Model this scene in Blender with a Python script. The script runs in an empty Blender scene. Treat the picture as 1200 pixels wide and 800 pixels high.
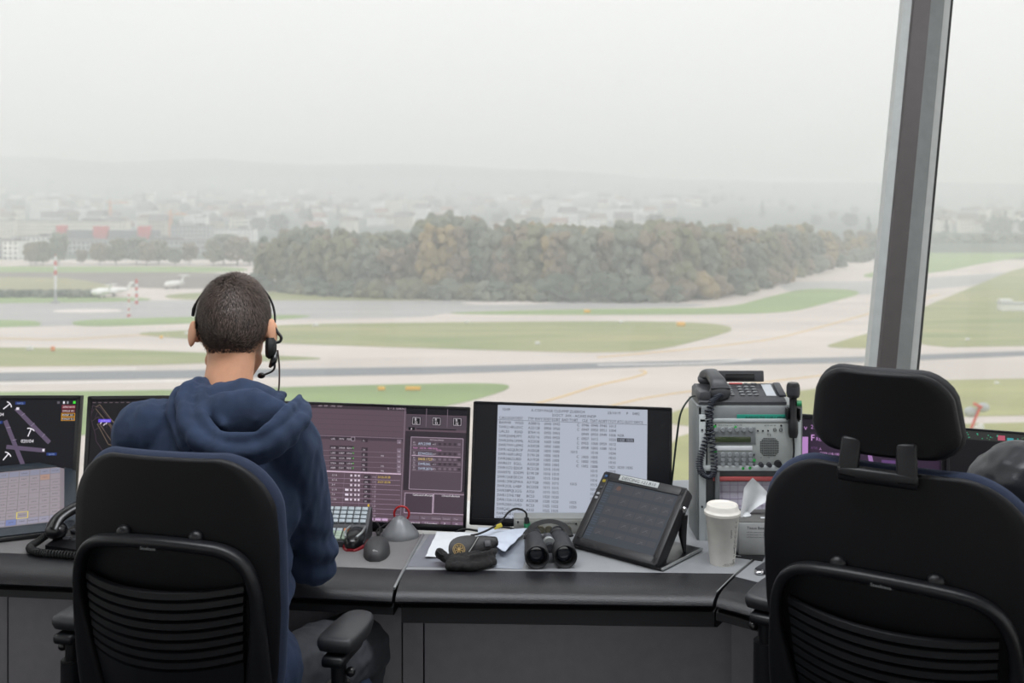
import bpy, bmesh, math, random
from mathutils import Vector, Matrix, noise
R = math.radians
V = Vector
rnd = random.Random(7)
C = bpy.context.scene.collection
HC, FL, CX, HY = 1.58, 1200.0, 600.0, 235.0     # eye height (m), focal length / principal point of the 1200x800 frame
ZD = 0.70                                       # worktop height

def at(px, py, d):
    return V(((px - CX) * d / FL, d, HC - (py - HY) * d / FL))
def on_plane(px, py, z):
    d = (HC - z) * FL / (py - HY)
    return V(((px - CX) * d / FL, d, z))
def on_desk(px, py): return on_plane(px, py, ZD)

# ------------------------------------------------------------------ materials
def lin(c):
    return tuple((x / 255 / 12.92) if x / 255 <= .04045 else ((x / 255 + .055) / 1.055) ** 2.4 for x in c[:3]) + (1,)
_mc = {}
def pm(name, col, rough=.5, metal=0, var=.06, nscale=30, bump=.0, bscale=200, spec=.5, sheen=0, sss=0, coat=0, detail=3, stretch=None, col2=None):
    if name in _mc: return _mc[name]
    m = bpy.data.materials.new(name); m.use_nodes = True
    nt = m.node_tree; b = nt.nodes['Principled BSDF']
    tc = nt.nodes.new('ShaderNodeTexCoord')
    src = tc.outputs['Object']
    if stretch:
        mp = nt.nodes.new('ShaderNodeMapping'); mp.inputs['Scale'].default_value = stretch
        nt.links.new(src, mp.inputs['Vector']); src = mp.outputs['Vector']
    n = nt.nodes.new('ShaderNodeTexNoise'); n.inputs['Scale'].default_value = nscale; n.inputs['Detail'].default_value = detail
    nt.links.new(src, n.inputs['Vector'])
    r = nt.nodes.new('ShaderNodeValToRGB')
    c = lin(col); c2 = lin(col2) if col2 else None
    r.color_ramp.elements[0].position = .3; r.color_ramp.elements[1].position = .7
    r.color_ramp.elements[0].color = tuple(x * (1 - var) for x in c[:3]) + (1,)
    r.color_ramp.elements[1].color = c2 or (tuple(min(1, x * (1 + var)) for x in c[:3]) + (1,))
    nt.links.new(n.outputs['Fac'], r.inputs['Fac']); nt.links.new(r.outputs['Color'], b.inputs['Base Color'])
    b.inputs['Roughness'].default_value = rough; b.inputs['Metallic'].default_value = metal
    b.inputs['Specular IOR Level'].default_value = spec
    if sheen:
        b.inputs['Sheen Weight'].default_value = sheen; b.inputs['Sheen Roughness'].default_value = .4
        b.inputs['Sheen Tint'].default_value = tuple(min(1, x * 3 + .05) for x in c[:3]) + (1,)
    if sss:
        b.inputs['Subsurface Weight'].default_value = sss
        b.inputs['Subsurface Radius'].default_value = (.012, .004, .002); b.inputs['Subsurface Scale'].default_value = 1
    if coat: b.inputs['Coat Weight'].default_value = coat
    if bump:
        n2 = nt.nodes.new('ShaderNodeTexNoise'); n2.inputs['Scale'].default_value = bscale; n2.inputs['Detail'].default_value = 2
        nt.links.new(src, n2.inputs['Vector'])
        bp = nt.nodes.new('ShaderNodeBump'); bp.inputs['Strength'].default_value = bump; bp.inputs['Distance'].default_value = .002
        nt.links.new(n2.outputs['Fac'], bp.inputs['Height']); nt.links.new(bp.outputs['Normal'], b.inputs['Normal'])
    _mc[name] = m
    return m
def em(col, s=1.0):
    k = 'lit_%d_%d_%d_%d' % (*[int(x) for x in col[:3]], int(s * 100))
    if k in _mc: return _mc[k]
    m = bpy.data.materials.new(k); m.use_nodes = True
    b = m.node_tree.nodes['Principled BSDF']
    b.inputs['Base Color'].default_value = (.006, .006, .007, 1); b.inputs['Roughness'].default_value = .45
    b.inputs['Specular IOR Level'].default_value = .3
    b.inputs['Emission Color'].default_value = lin(col); b.inputs['Emission Strength'].default_value = s
    _mc[k] = m
    return m
def glass_mat():
    m = bpy.data.materials.new('window_glass'); m.use_nodes = True
    nt = m.node_tree; nt.nodes.clear()
    o = nt.nodes.new('ShaderNodeOutputMaterial'); mx = nt.nodes.new('ShaderNodeMixShader')
    t = nt.nodes.new('ShaderNodeBsdfTransparent'); t.inputs[0].default_value = (.985, .992, .988, 1)
    g = nt.nodes.new('ShaderNodeBsdfGlossy'); g.inputs['Roughness'].default_value = 0
    f = nt.nodes.new('ShaderNodeLayerWeight'); f.inputs[0].default_value = .5
    p = nt.nodes.new('ShaderNodeMath'); p.operation = 'POWER'; p.inputs[1].default_value = 5
    q = nt.nodes.new('ShaderNodeMath'); q.operation = 'MULTIPLY_ADD'; q.inputs[1].default_value = .6; q.inputs[2].default_value = .012
    nt.links.new(f.outputs['Facing'], p.inputs[0]); nt.links.new(p.outputs[0], q.inputs[0]); nt.links.new(q.outputs[0], mx.inputs[0]); nt.links.new(t.outputs[0], mx.inputs[1]); nt.links.new(g.outputs[0], mx.inputs[2])
    nt.links.new(mx.outputs[0], o.inputs[0])
    return m

# ------------------------------------------------------------------ text geometry
_tc = {}
def glyphs(s):
    if s in _tc: return _tc[s]
    cu = bpy.data.curves.new('t', 'FONT'); cu.body = s; cu.size = 1; cu.resolution_u = 2
    o = bpy.data.objects.new('t', cu); C.objects.link(o)
    dg = bpy.context.evaluated_depsgraph_get()
    me = o.evaluated_get(dg).to_mesh()
    vs = [v.co.copy() for v in me.vertices]; fs = [tuple(p.vertices) for p in me.polygons]
    o.evaluated_get(dg).to_mesh_clear()
    bpy.data.objects.remove(o); bpy.data.curves.remove(cu)
    _tc[s] = (vs, fs, max([v.x for v in vs] or [0]))
    return _tc[s]

# ------------------------------------------------------------------ mesh builder
def frames(pts):
    n = len(pts); T = []
    for i in range(n):
        t = (pts[min(i + 1, n - 1)] - pts[max(i - 1, 0)])
        T.append(t.normalized() if t.length > 1e-9 else V((0, 0, 1)))
    a = V((0, 0, 1)) if abs(T[0].z) < .9 else V((1, 0, 0))
    N = [(a - T[0] * a.dot(T[0])).normalized()]
    for i in range(1, n):
        v = N[-1] - T[i] * N[-1].dot(T[i]); N.append(v.normalized() if v.length > 1e-9 else N[-1])
    return T, N, [t.cross(k) for t, k in zip(T, N)]
def smooth_path(p, k=3, closed=False):
    p = [V(q) for q in p]
    out = []; n = len(p)
    for i in range(n - 1 if not closed else n):
        p0, p1, p2, p3 = (p[(i - 1) % n] if closed or i else p[0]), p[i], p[(i + 1) % n], (p[(i + 2) % n] if closed or i + 2 < n else p[-1])
        for j in range(k):
            t = j / k
            out.append(.5 * ((2 * p1) + (p2 - p0) * t + (2 * p0 - 5 * p1 + 4 * p2 - p3) * t * t + (3 * p1 - p0 - 3 * p2 + p3) * t ** 3))
    if not closed: out.append(p[-1])
    return out
class MB:
    def __init__(s):
        s.v, s.f, s.m = [], [], []
    def add(s, vs, fs, mi=0, M=None):
        o = len(s.v)
        s.v += [(M @ V(v)) if M else V(v) for v in vs]
        s.f += [tuple(i + o for i in f) for f in fs]; s.m += [mi] * len(fs)
        return s
    def bm(s, bm, mi=0, M=None):
        bm.verts.index_update()
        s.add([v.co.copy() for v in bm.verts], [[v.index for v in f.verts] for f in bm.faces], mi, M); bm.free()
        return s
    def box(s, c, size, bev=0, seg=2, mi=0, M=None, rot=None, taper=None):
        b = bmesh.new(); bmesh.ops.create_cube(b, size=1)
        for v in b.verts:
            v.co = V((v.co.x * size[0], v.co.y * size[1], v.co.z * size[2]))
            if taper and v.co.z > 0: v.co.x *= taper[0]; v.co.y *= taper[1]
        if bev: bmesh.ops.bevel(b, geom=list(b.edges), offset=bev, segments=seg, profile=.5, affect='EDGES')
        L = Matrix.Translation(V(c)) @ (rot.to_4x4() if rot else Matrix.Identity(4))
        return s.bm(b, mi, (M @ L) if M else L)
    def ring(s, loops, mi=0, closed=True, caps=True, M=None):
        n = len(loops[0]); vs = [p for l in loops for p in l]; fs = []
        for i in range(len(loops) - 1):
            for j in range(n if closed else n - 1):
                k = (j + 1) % n
                fs.append((i * n + j, i * n + k, (i + 1) * n + k, (i + 1) * n + j))
        if caps and closed:
            fs.append(tuple(range(n))[::-1]); fs.append(tuple((len(loops) - 1) * n + j for j in range(n)))
        return s.add(vs, fs, mi, M)
    def tube(s, pts, r, seg=10, mi=0, caps=True, M=None, flat=1.0, closed=False):
        pts = [V(p) for p in pts]
        T, N, B = frames(pts); L = []
        for i, p in enumerate(pts):
            ri = r[i] if isinstance(r, (list, tuple)) else r
            L.append([p + (N[i] * math.cos(a) * flat + B[i] * math.sin(a)) * ri for a in [2 * math.pi * k / seg for k in range(seg)]])
        if closed: L.append(L[0]); caps = False
        return s.ring(L, mi, True, caps, M)
    def cyl(s, a, b, r, r2=None, seg=20, mi=0, M=None):
        return s.tube([a, b], [r, r if r2 is None else r2], seg, mi, True, M)
    def lathe(s, prof, c=(0, 0, 0), seg=28, mi=0, M=None, ax='z'):
        L = []
        for r, z in prof:
            l = []
            for k in range(seg):
                a = 2 * math.pi * k / seg; q = V((r * math.cos(a), r * math.sin(a), z))
                if ax == 'y': q = V((q.x, z, q.y))
                l.append(q + V(c))
            L.append(l)
        return s.ring(L, mi, True, True, M)
    def prism(s, poly, z0, z1, mi=0, M=None, bev=0):
        b = bmesh.new()
        f = b.faces.new([b.verts.new((p[0], p[1], z0)) for p in poly])
        r = bmesh.ops.extrude_face_region(b, geom=[f])
        for e in r['geom']:
            if isinstance(e, bmesh.types.BMVert): e.co.z = z1
        bmesh.ops.recalc_face_normals(b, faces=list(b.faces))
        if bev: bmesh.ops.bevel(b, geom=list(b.edges), offset=bev, segments=2, profile=.5, affect='EDGES')
        return s.bm(b, mi, M)
    def ell(s, c, r, rot=None, sub=3, mi=0, M=None):
        b = bmesh.new(); bmesh.ops.create_icosphere(b, subdivisions=sub, radius=1)
        L = Matrix.Translation(V(c)) @ (rot.to_4x4() if rot else Matrix.Identity(4)) @ Matrix.Diagonal((*r, 1))
        return s.bm(b, mi, (M @ L) if M else L)
    def cap(s, a, b, ra, rb, n=3, M=None):      # tapered limb with round ends
        a, b = V(a), V(b)
        s.tube([a.lerp(b, i / n) for i in range(n + 1)], [ra + (rb - ra) * i / n for i in range(n + 1)], 16, M=M)
        s.ell(a, (ra,) * 3, M=M); s.ell(b, (rb,) * 3, M=M); return s
    def text(s, t, x, y, size, M, mi=0, al='L', sx=1.0):   # M maps local (x right, y up, z out)
        vs, fs, w = glyphs(t); k = size / .73
        dx = {'L': 0, 'C': -w * k * sx / 2, 'R': -w * k * sx}[al]
        return s.add([(v.x * k * sx + x + dx, v.y * k + y, 0) for v in vs], fs, mi, M)
    def build(s, name, mats, parent=None, sm=35, loc=None, rot=None):
        me = bpy.data.meshes.new(name); me.from_pydata([tuple(v) for v in s.v], [], s.f)
        for m in (mats if isinstance(mats, (list, tuple)) else [mats]): me.materials.append(m)
        me.polygons.foreach_set('material_index', s.m)
        b = bmesh.new(); b.from_mesh(me); bmesh.ops.remove_doubles(b, verts=list(b.verts), dist=1e-6) if len(s.v) < 60000 else None
        bmesh.ops.recalc_face_normals(b, faces=list(b.faces)) if sm is not None else None
        b.to_mesh(me); b.free()
        if sm is not None:
            me.shade_smooth(); me.set_sharp_from_angle(angle=R(sm))
        me.update()
        o = bpy.data.objects.new(name, me); C.objects.link(o)
        if parent: o.parent = parent
        if loc is not None: o.location = loc
        if rot is not None: o.rotation_euler = rot
        return o
def thing(name, label, cat, loc=(0, 0, 0), rz=0, group=None):
    o = bpy.data.objects.new(name, None); C.objects.link(o); o.empty_display_size = .1
    o.location = loc; o.rotation_euler = (0, 0, rz)
    return tag(o, label, cat, group)
def tag(o, label=None, cat=None, group=None, kind=None):
    if label: o['label'] = label
    if cat: o['category'] = cat
    if group: o['group'] = group
    if kind: o['kind'] = kind
    return o
def struct(o): o['kind'] = 'structure'; return o
def copy_tree(o, parent=None):
    c = o.copy(); C.objects.link(c); c.parent = parent
    for ch in list(o.children): copy_tree(ch, c)
    return c
def organic(mb, name, mat, parent, voxel, it=6, disp=None, sm=60):
    me = bpy.data.meshes.new('tmp'); me.from_pydata([tuple(v) for v in mb.v], [], mb.f)
    b = bmesh.new(); b.from_mesh(me); bmesh.ops.recalc_face_normals(b, faces=list(b.faces)); b.to_mesh(me); b.free()
    o = bpy.data.objects.new('tmp', me); C.objects.link(o)
    r = o.modifiers.new('r', 'REMESH'); r.mode = 'VOXEL'; r.voxel_size = voxel
    s = o.modifiers.new('s', 'SMOOTH'); s.factor = .5; s.iterations = it
    dg = bpy.context.evaluated_depsgraph_get(); dg.update()
    nm = bpy.data.meshes.new_from_object(o.evaluated_get(dg))
    bpy.data.objects.remove(o)
    if disp:
        ns = [v.normal.copy() for v in nm.vertices]
        for v, n in zip(nm.vertices, ns): v.co += n * disp(v.co, n)
    nm.name = name; nm.materials.clear(); nm.materials.append(mat); nm.shade_smooth()
    q = bpy.data.objects.new(name, nm); C.objects.link(q)
    if parent: q.parent = parent
    return q
XZ = Matrix(((1, 0, 0, 0), (0, 0, -1, 0), (0, 1, 0, 0), (0, 0, 0, 1)))   # text plane -> faces -Y

def smooth2(p):
    for _ in range(2):
        q = []
        for i in range(len(p)):
            a, b = p[i], p[(i + 1) % len(p)]; q += [(a[0] * .75 + b[0] * .25, a[1] * .75 + b[1] * .25), (a[0] * .25 + b[0] * .75, a[1] * .25 + b[1] * .75)]
        p = q
    return p
# common materials
black = pm('black_plastic', (22, 22, 25), .42, bump=.15, bscale=900)
blacks = pm('smooth_black_plastic', (17, 17, 20), .28)
dark = pm('dark_grey_plastic', (48, 49, 54), .45, bump=.1, bscale=700)
grey = pm('grey_metal_paint', (128, 132, 132), .45, metal=.2)
lgrey = pm('light_grey_paint', (178, 182, 182), .45)
white = pm('white_paint', (225, 225, 222), .5)
alu = pm('brushed_aluminium', (185, 188, 188), .35, metal=.8, nscale=8, stretch=(40, 40, 1))
chrome = pm('chrome', (210, 210, 212), .12, metal=1)
rubber = pm('black_rubber', (16, 16, 17), .7)
paper = pm('white_paper', (215, 218, 222), .7, var=.03)
# ================================================================== the outdoors
GZ = -38.0
def g_at(px, py):
    d = (HC - GZ) * FL / (py - HY)
    return V(((px - CX) * d / FL, d, GZ))
def interp(tab, x):
    if x <= tab[0][0]: return tab[0][1]
    for (a, b), (c, d) in zip(tab, tab[1:]):
        if x <= c: return b + (d - b) * (x - a) / (c - a)
    return tab[-1][1]
def sst(t): t = max(0, min(1, t)); return t * t * (3 - 2 * t)
SKY = [(-400, 196), (0, 184), (60, 186), (130, 191), (250, 187), (330, 192), (520, 195), (640, 201), (760, 208), (900, 213), (1030, 216), (1200, 215), (1600, 205)]
def ground_h(x, y):
    d = max(y, 1)
    px = CX + x / d * FL
    right = sst((px - 820) / 250)
    h = GZ + sst((d - 680) / 2100) * (44 - 24 * right)
    ridge = HC + (HY - interp(SKY, px)) * 3600 / FL
    t = sst((d - 2300) / 1300)
    h = h * (1 - t) + ridge * t
    if d > 2200:
        k = min(1, (d - 2200) / 700)
        h += k * (9 * noise.noise(V((x / 420, y / 420, 3))) + 4 * noise.noise(V((x / 90, y / 90, 1))) + 3.5 * abs(noise.noise(V((x / 24, y / 24, 7)))))
    if d > 3700: h -= (d - 3700) * .02
    return h
m = pm('airfield_concrete', (200, 190, 183), .85, var=.12, nscale=.03, detail=6, stretch=(.5, 2, 1))
mb = MB()
# flat airfield
mb.add([(-7000, -3000, GZ), (7000, -3000, GZ), (7000, 690, GZ), (-7000, 690, GZ)], [(0, 1, 2, 3)])
struct(mb.build('airfield_ground', m, None, None))
hm = pm('wooded_hillside', (62, 74, 70), .95, var=.35, nscale=.012, detail=8, col2=(96, 104, 88))
mb = MB(); L = []
ys = []
d = 688.0
while d < 4600: ys.append(d); d *= 1.012
for y in ys:
    L.append([V((y * t / 100, y, ground_h(y * t / 100, y))) for t in [(-170 + 320 * k / 480) for k in range(481)]])
mb.ring(L, 0, False, False)
o = mb.build('hills', hm, None, 80); struct(o)

def patch(name, poly, mat, dz, kind, smooth=True):
    p = [g_at(*q) for q in poly]
    if smooth:
        for _ in range(2):
            q = []
            for i in range(len(p)):
                a, b = p[i], p[(i + 1) % len(p)]
                q += [a.lerp(b, .25), a.lerp(b, .75)]
            p = q
    mb = MB(); mb.prism([(v.x, v.y) for v in p], GZ, GZ + dz)
    o = mb.build(name, mat, None, 35); tag(o, kind=kind); return o
gr = [pm('mown_grass', (138, 152, 98), .95, var=.18, nscale=.05, detail=6, stretch=(.4, 2, 1), col2=(165, 160, 118)),
      pm('green_grass', (136, 156, 102), .95, var=.15, nscale=.04, detail=5, stretch=(.4, 2, 1)),
      pm('dry_grass', (158, 158, 108), .95, var=.15, nscale=.05, detail=5, stretch=(.4, 2, 1))]
asph = pm('taxiway_asphalt', (168, 166, 165), .9, var=.1, nscale=.05, stretch=(.3, 2, 1))
rway = pm('runway_asphalt', (128, 130, 134), .9, var=.12, nscale=.08, stretch=(.15, 2, 1))
soil = pm('ploughed_field', (126, 118, 112), .95, var=.15, nscale=.03)
olive = pm('stubble_field', (150, 146, 112), .95, var=.1, nscale=.03)
P = lambda n, poly, m, dz, k='stuff', s=True: patch(n, poly, m, dz, k, s)
P('grey_taxiway', [(-600, 353), (200, 352), (640, 352), (830, 356), (820, 360), (640, 362), (520, 366), (500, 372), (330, 374), (150, 376), (60, 384), (-600, 388)], asph, .06, 'structure')
P('grey_taxiway', [(905, 330), (1060, 330), (1400, 300), (1400, 303), (1060, 345), (930, 345)], asph, .03, 'structure')
P('runway', [(-900, 440), (0, 437), (500, 430), (800, 423), (1000, 418.5), (1200, 411.5), (1700, 395), (1700, 401), (1200, 417), (1000, 425), (800, 428.5), (500, 438.5), (0, 447), (-900, 455)], rway, .10, 'structure', False)
P('field', [(-700, 313), (150, 312), (290, 313), (290, 319), (150, 319), (-700, 320)], gr[1], .05)
P('field', [(-700, 320), (100, 319), (290, 319), (300, 338), (150, 338), (100, 330), (-700, 326)], soil, .09)
P('field', [(-700, 324), (60, 324), (110, 330), (140, 338), (100, 345), (-700, 345)], olive, .13)
P('grass', [(-600, 345), (0, 344), (120, 349), (170, 349), (180, 352), (100, 355), (-600, 358)], gr[1], .15)
P('grass', [(190, 345), (290, 341), (640, 345), (840, 345), (830, 350), (640, 351.5), (300, 352), (200, 351)], gr[0], .15)
P('grass', [(-600, 374), (30, 374), (52, 379), (40, 384), (-600, 388)], gr[1], .12)
P('grass', [(82, 380), (90, 375), (200, 372), (330, 369), (372, 370), (340, 374), (200, 380), (100, 383)], gr[1], .12)
P('grass', [(500, 367), (640, 363), (760, 361.5), (854, 361), (900, 348), (947, 337), (1022, 341), (962, 357), (925, 366), (840, 368.5), (600, 369)], gr[1], .12)
P('grass', [(140, 391), (230, 387), (330, 381), (400, 379), (600, 377), (760, 376.5), (840, 379), (864, 386), (830, 396), (770, 411), (700, 413.5), (600, 411), (400, 405), (250, 399)], gr[0], .12)
P('grass', [(-700, 404), (0, 407), (131, 409), (225, 413), (400, 420), (330, 422.5), (225, 426), (150, 428.5), (-700, 436)], gr[0], .12)
P('grass', [(-800, 464), (0, 460), (230, 457), (400, 452), (565, 448.5), (607, 452), (561, 468), (500, 480), (400, 500), (-800, 540)], gr[1], .12)
P('grass', [(775, 492), (800, 477), (925, 460), (1000, 450), (1130, 444.5), (1600, 438), (1600, 482), (1135, 487), (1000, 494), (880, 500), (800, 500)], gr[2], .12)
P('grass', [(775, 507), (880, 505), (1135, 496), (1600, 490), (1600, 640), (775, 640)], gr[2], .12)
P('grass', [(1060, 370), (1094, 355), (1150, 332), (1200, 311), (1400, 275), (1500, 404), (1200, 405), (1060, 408)], gr[0], .12)
P('grass', [(1060, 322), (1110, 318), (1160, 306), (1300, 289), (1300, 280), (1060, 294)], gr[1], .12)
P('grass', [(960, 408), (985, 400), (1019, 390), (1070, 378), (1070, 408)], gr[2], .12)
P('grass', [(1002, 325), (1030, 317), (1075, 314), (1075, 327)], gr[1], .12)
P('light_apron', [(60, 363), (140, 362), (145, 366), (65, 367)], pm('pale_concrete', (215, 205, 200), .85), .14, 'structure')
P('light_apron', [(530, 354), (640, 353), (660, 356), (560, 358)], _mc['pale_concrete'], .14, 'structure')
# painted taxi lines
def gline(name, pts, w, col, dz=.16):
    p = smooth_path([g_at(*q) for q in pts], 6); mb = MB(); L = []
    T, N, B = frames(p)
    for q, t in zip(p, T):
        s = t.cross(V((0, 0, 1))).normalized() * w / 2
        L.append([q - s + V((0, 0, dz)), q + s + V((0, 0, dz)), q + s, q - s])
    mb.ring(L); return tag(mb.build(name, col, None, 35), kind='structure')
yl = pm('yellow_road_paint', (222, 190, 130), .8)
wl = pm('white_road_paint', (232, 228, 224), .8)
gline('taxi_line', [(600, 480), (655, 466), (700, 452), (740, 443), (757, 437), (750, 434)], .5, yl)
gline('taxi_line', [(700, 480), (760, 466), (860, 452), (1000, 436)], .35, yl)
gline('taxi_line', [(700, 419), (800, 410), (870, 402), (920, 394), (1010, 370), (1100, 345)], .5, yl)
gline('taxi_line', [(-50, 395), (60, 398), (110, 396), (160, 393), (200, 394)], .35, yl)
gline('runway_edge_line', [(-200, 452), (0, 450), (250, 446)], 1.0, wl)
gline('runway_edge_line', [(-200, 437), (60, 435), (160, 432.5)], .7, wl)
gline('runway_edge_line', [(700, 428), (820, 426), (880, 421.8)], 1.0, wl)

# ---- trees
bark = pm('bark', (92, 84, 76), .9)
def foliage(n, c, c2): return pm(n, c, .95, var=.3, nscale=.5, detail=4, col2=c2)
FM = [foliage('olive_foliage', (116, 118, 92), (134, 132, 106)), foliage('brown_foliage', (128, 116, 100), (146, 132, 112)), foliage('dark_green_foliage', (92, 102, 90), (108, 116, 100)),
      foliage('golden_foliage', (150, 134, 100), (168, 148, 108)), foliage('grey_green_foliage', (116, 124, 110), (134, 138, 122))]
def crown_mesh(seed, shape):
    q = random.Random(seed); mb = MB()
    n = {'round': 70, 'tall': 62, 'bush': 26, 'cone': 30}[shape]
    for i in range(n):
        t = q.random(); a = q.random() * 6.283
        if shape == 'round': z = .22 + .70 * t; rr = .40 * math.sqrt(max(.02, 1 - ((z - .58) / .44) ** 2)); s = .095
        elif shape == 'tall': z = .12 + .80 * t; rr = .24 * math.sqrt(max(.02, 1 - ((z - .55) / .5) ** 2)); s = .082
        elif shape == 'bush': z = .15 + .6 * t; rr = .48 * (1 - .6 * t); s = .24
        else: z = .12 + .82 * t; rr = .22 * (1.05 - t); s = .11 * (1.3 - t)
        rr *= math.sqrt(q.random()) if i % 3 else 1
        b = bmesh.new(); bmesh.ops.create_icosphere(b, subdivisions=2, radius=1)
        c = V((rr * math.cos(a), rr * math.sin(a), z)); k = s * (.75 + .6 * q.random())
        for v in b.verts:
            v.co = c + V((v.co.x, v.co.y, v.co.z * .85)) * k * (1 + .8 * noise.noise(v.co * 2.6 + c * 9))
        mb.bm(b)
    return mb
protos = []
def tree_proto(seed, shape, mat):
    mb = crown_mesh(seed, shape)
    me_o = mb.build('crown', mat, None, 60)
    t = MB(); t.tube([(0, 0, -.02), (.01, 0, .2), (0, .01, .55)], [.028, .02, .012], 7)
    for a in range(4):
        t.tube([(0, 0, .2 + .06 * a), (.16 * math.cos(a * 1.7), .16 * math.sin(a * 1.7), .38 + .06 * a)], [.012, .006], 5)
    tr = t.build('trunk', bark, None, 60)
    C.objects.unlink(me_o); C.objects.unlink(tr)
    return me_o, tr
def plant(proto, loc, h, w, name, label, group, cat='tree'):
    r = thing(name, label, cat, loc, rnd.random() * 6.28, group); r.scale = (w, w, h)
    for s in proto:
        c = s.copy(); C.objects.link(c); c.parent = r
    return r
PR = {}
for k, mt in enumerate(FM):
    PR[k, 'round'] = tree_proto(k + 1, 'round', mt); PR[k, 'tall'] = tree_proto(k + 11, 'tall', mt)
    PR[k, 'bush'] = tree_proto(k + 21, 'bush', mt)
PR[2, 'cone'] = tree_proto(40, 'cone', FM[2])
BASE = [(295, 338), (400, 347), (640, 352), (790, 352), (870, 343), (940, 322), (1035, 298), (1100, 290)]
TOP = [(295, 302), (306, 280), (318, 266), (360, 263), (430, 272), (480, 270), (494, 254), (515, 247), (545, 252), (562, 266), (600, 257), (640, 262), (700, 264), (760, 255), (800, 257), (830, 263), (850, 258), (870, 263), (905, 268), (932, 257), (975, 274), (1010, 268), (1060, 258)]
KL = ['olive leafed tree in the forest edge beyond the runway', 'brown leafed tree in the forest edge beyond the runway', 'dark green tree in the forest edge beyond the runway', 'golden yellow tree in the forest edge beyond the runway', 'grey green tree in the forest edge beyond the runway']
for row, (off, n) in enumerate([(4, 34), (16, 36), (32, 36), (55, 34)]):
    for i in range(n):
        px = 300 + (1050 - 300) * (i + .5 + rnd.uniform(-.4, .4)) / n
        b = interp(BASE, px); g = g_at(px, b); D = g.y + off + rnd.uniform(-3, 3)
        top = interp(TOP, px) + (14, 8, 3, 0)[row] * rnd.uniform(.5, 1.4) + rnd.uniform(-2, 3)
        h = (HC + (HY - top) * D / FL) - GZ
        k = rnd.choice([0, 0, 1, 1, 2, 4, 4, 3] if px > 560 else [0, 1, 2, 4, 4, 2, 0, 1, 0, 3])
        if k == 3 and rnd.random() < .5: k = 1
        plant(PR[k, 'tall' if rnd.random() < .55 else 'round'], ((px - CX) * D / FL, D, GZ), h, h * rnd.uniform(.62, .8), 'forest_tree', KL[k], 'trees of the forest edge')
for i in range(60):     # shrubs along the foot of the forest
    px = 296 + 730 * (i + rnd.random()) / 60
    g = g_at(px, interp(BASE, px)); k = rnd.choice([0, 2, 4, 1, 3] if px > 700 else [0, 2, 4, 2])
    h = rnd.uniform(4, 9) * (1.1 if px > 650 else .9)
    plant(PR[k, 'bush'], (g.x, g.y - rnd.uniform(0, 5), GZ), h * 1.2, h * 1.3, 'forest_shrub', KL[k].replace('tree in', 'low shrub along'), 'shrubs along the forest foot', 'shrub')
for i, (px, top, w) in enumerate([(42, 283, 11), (36, 284, 8), (50, 282, 9), (69, 272, 9), (117, 284, 10), (136, 279, 11), (160, 278, 12), (172, 283, 9), (186, 281, 11), (205, 290, 8), (222, 284, 9), (250, 280, 10), (262, 274, 14), (278, 276, 14), (292, 284, 10), (-20, 280, 12), (95, 292, 6)]):
    D = 632 + rnd.uniform(-6, 8); h = (HC + (HY - top) * D / FL) - GZ
    plant(PR[[4, 1, 0][i % 3], 'round'], ((px - CX) * D / FL, D, GZ), h, w * 1.25, 'field_tree', 'hazy %s tree in the row between the brown field and the town' % ['grey green', 'brownish', 'olive'][i % 3], 'row of trees behind the field')
for i in range(44):     # dark scrub by the left field and on the right
    if i < 24: px, py, hh = -20 + 135 * i / 24, 349 - 1.5 * rnd.random(), 2.6; lb = 'low dark scrub bush at the edge of the left field'
    else: px, py, hh = 1085 + 170 * (i - 24) / 20, 286, 8; lb = 'hazy tree in the line crossing the fields at right'
    g = g_at(px, py); plant(PR[[2, 4][i % 2], 'bush'], g, hh * 1.3, hh * 1.5, 'scrub_bush', lb, 'scrub in the fields', 'shrub')

# ---- town
wm = [pm('render_wall_' + n, c, .85, var=.06, nscale=.2) for n, c in [('white', (246, 245, 243)), ('cream', (236, 230, 216)), ('grey', (176, 178, 178)), ('tan', (196, 184, 168))]]
rm = [pm('roof_' + n, c, .85, var=.1, nscale=.3) for n, c in [('grey', (118, 114, 114)), ('red', (146, 112, 98)), ('brown', (122, 106, 96))]]
win = pm('dark_window_glass', (84, 90, 98), .25)
def house_parts(w, dep, h, roof):
    a = MB(); a.box((0, 0, h / 2), (w, dep, h))
    r = MB()
    if roof == 'gable':
        rh = dep * .36; e = .5
        r.add([(-w / 2 - e, -dep / 2 - e, h), (w / 2 + e, -dep / 2 - e, h), (w / 2 + e, 0, h + rh), (-w / 2 - e, 0, h + rh), (-w / 2 - e, dep / 2 + e, h), (w / 2 + e, dep / 2 + e, h)],
              [(0, 1, 2, 3), (3, 2, 5, 4), (0, 3, 4), (1, 5, 2), (0, 4, 5, 1)])
    else:
        r.box((0, 0, h + .25), (w + .5, dep + .5, .5)); r.box((w * .2, 0, h + 1.2), (w * .2, dep * .3, 1.6))
    x = MB(); nf = max(1, int(h / 3)); nc = max(2, int(w / 3.2))
    for f in range(nf):
        for c in range(nc):
            x.box((-w / 2 + (c + .5) * w / nc, -dep / 2 - .03, f * h / nf + h / nf * .55), (w / nc * .45, .1, h / nf * .45))
    return a, r, x
def building(name, label, px0, px1, ytop, D, wi=0, ri=0, roof='flat', dep=14, group=None, zb=None):
    x0, x1 = (px0 - CX) * D / FL, (px1 - CX) * D / FL; xm = (x0 + x1) / 2
    z0 = ground_h(xm, D) - 1.0; zt = HC + (HY - ytop) * D / FL
    h = max(4, zt - z0); a, r, x = house_parts(x1 - x0, dep, h, roof)
    t = thing(name, label, 'building', (xm, D, z0), 0, group)
    a.build('wall', wm[wi], t, 30); r.build('roof', rm[ri], t, 30); x.build('window_row', win, t, 30)
    return t
hp = []
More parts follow.
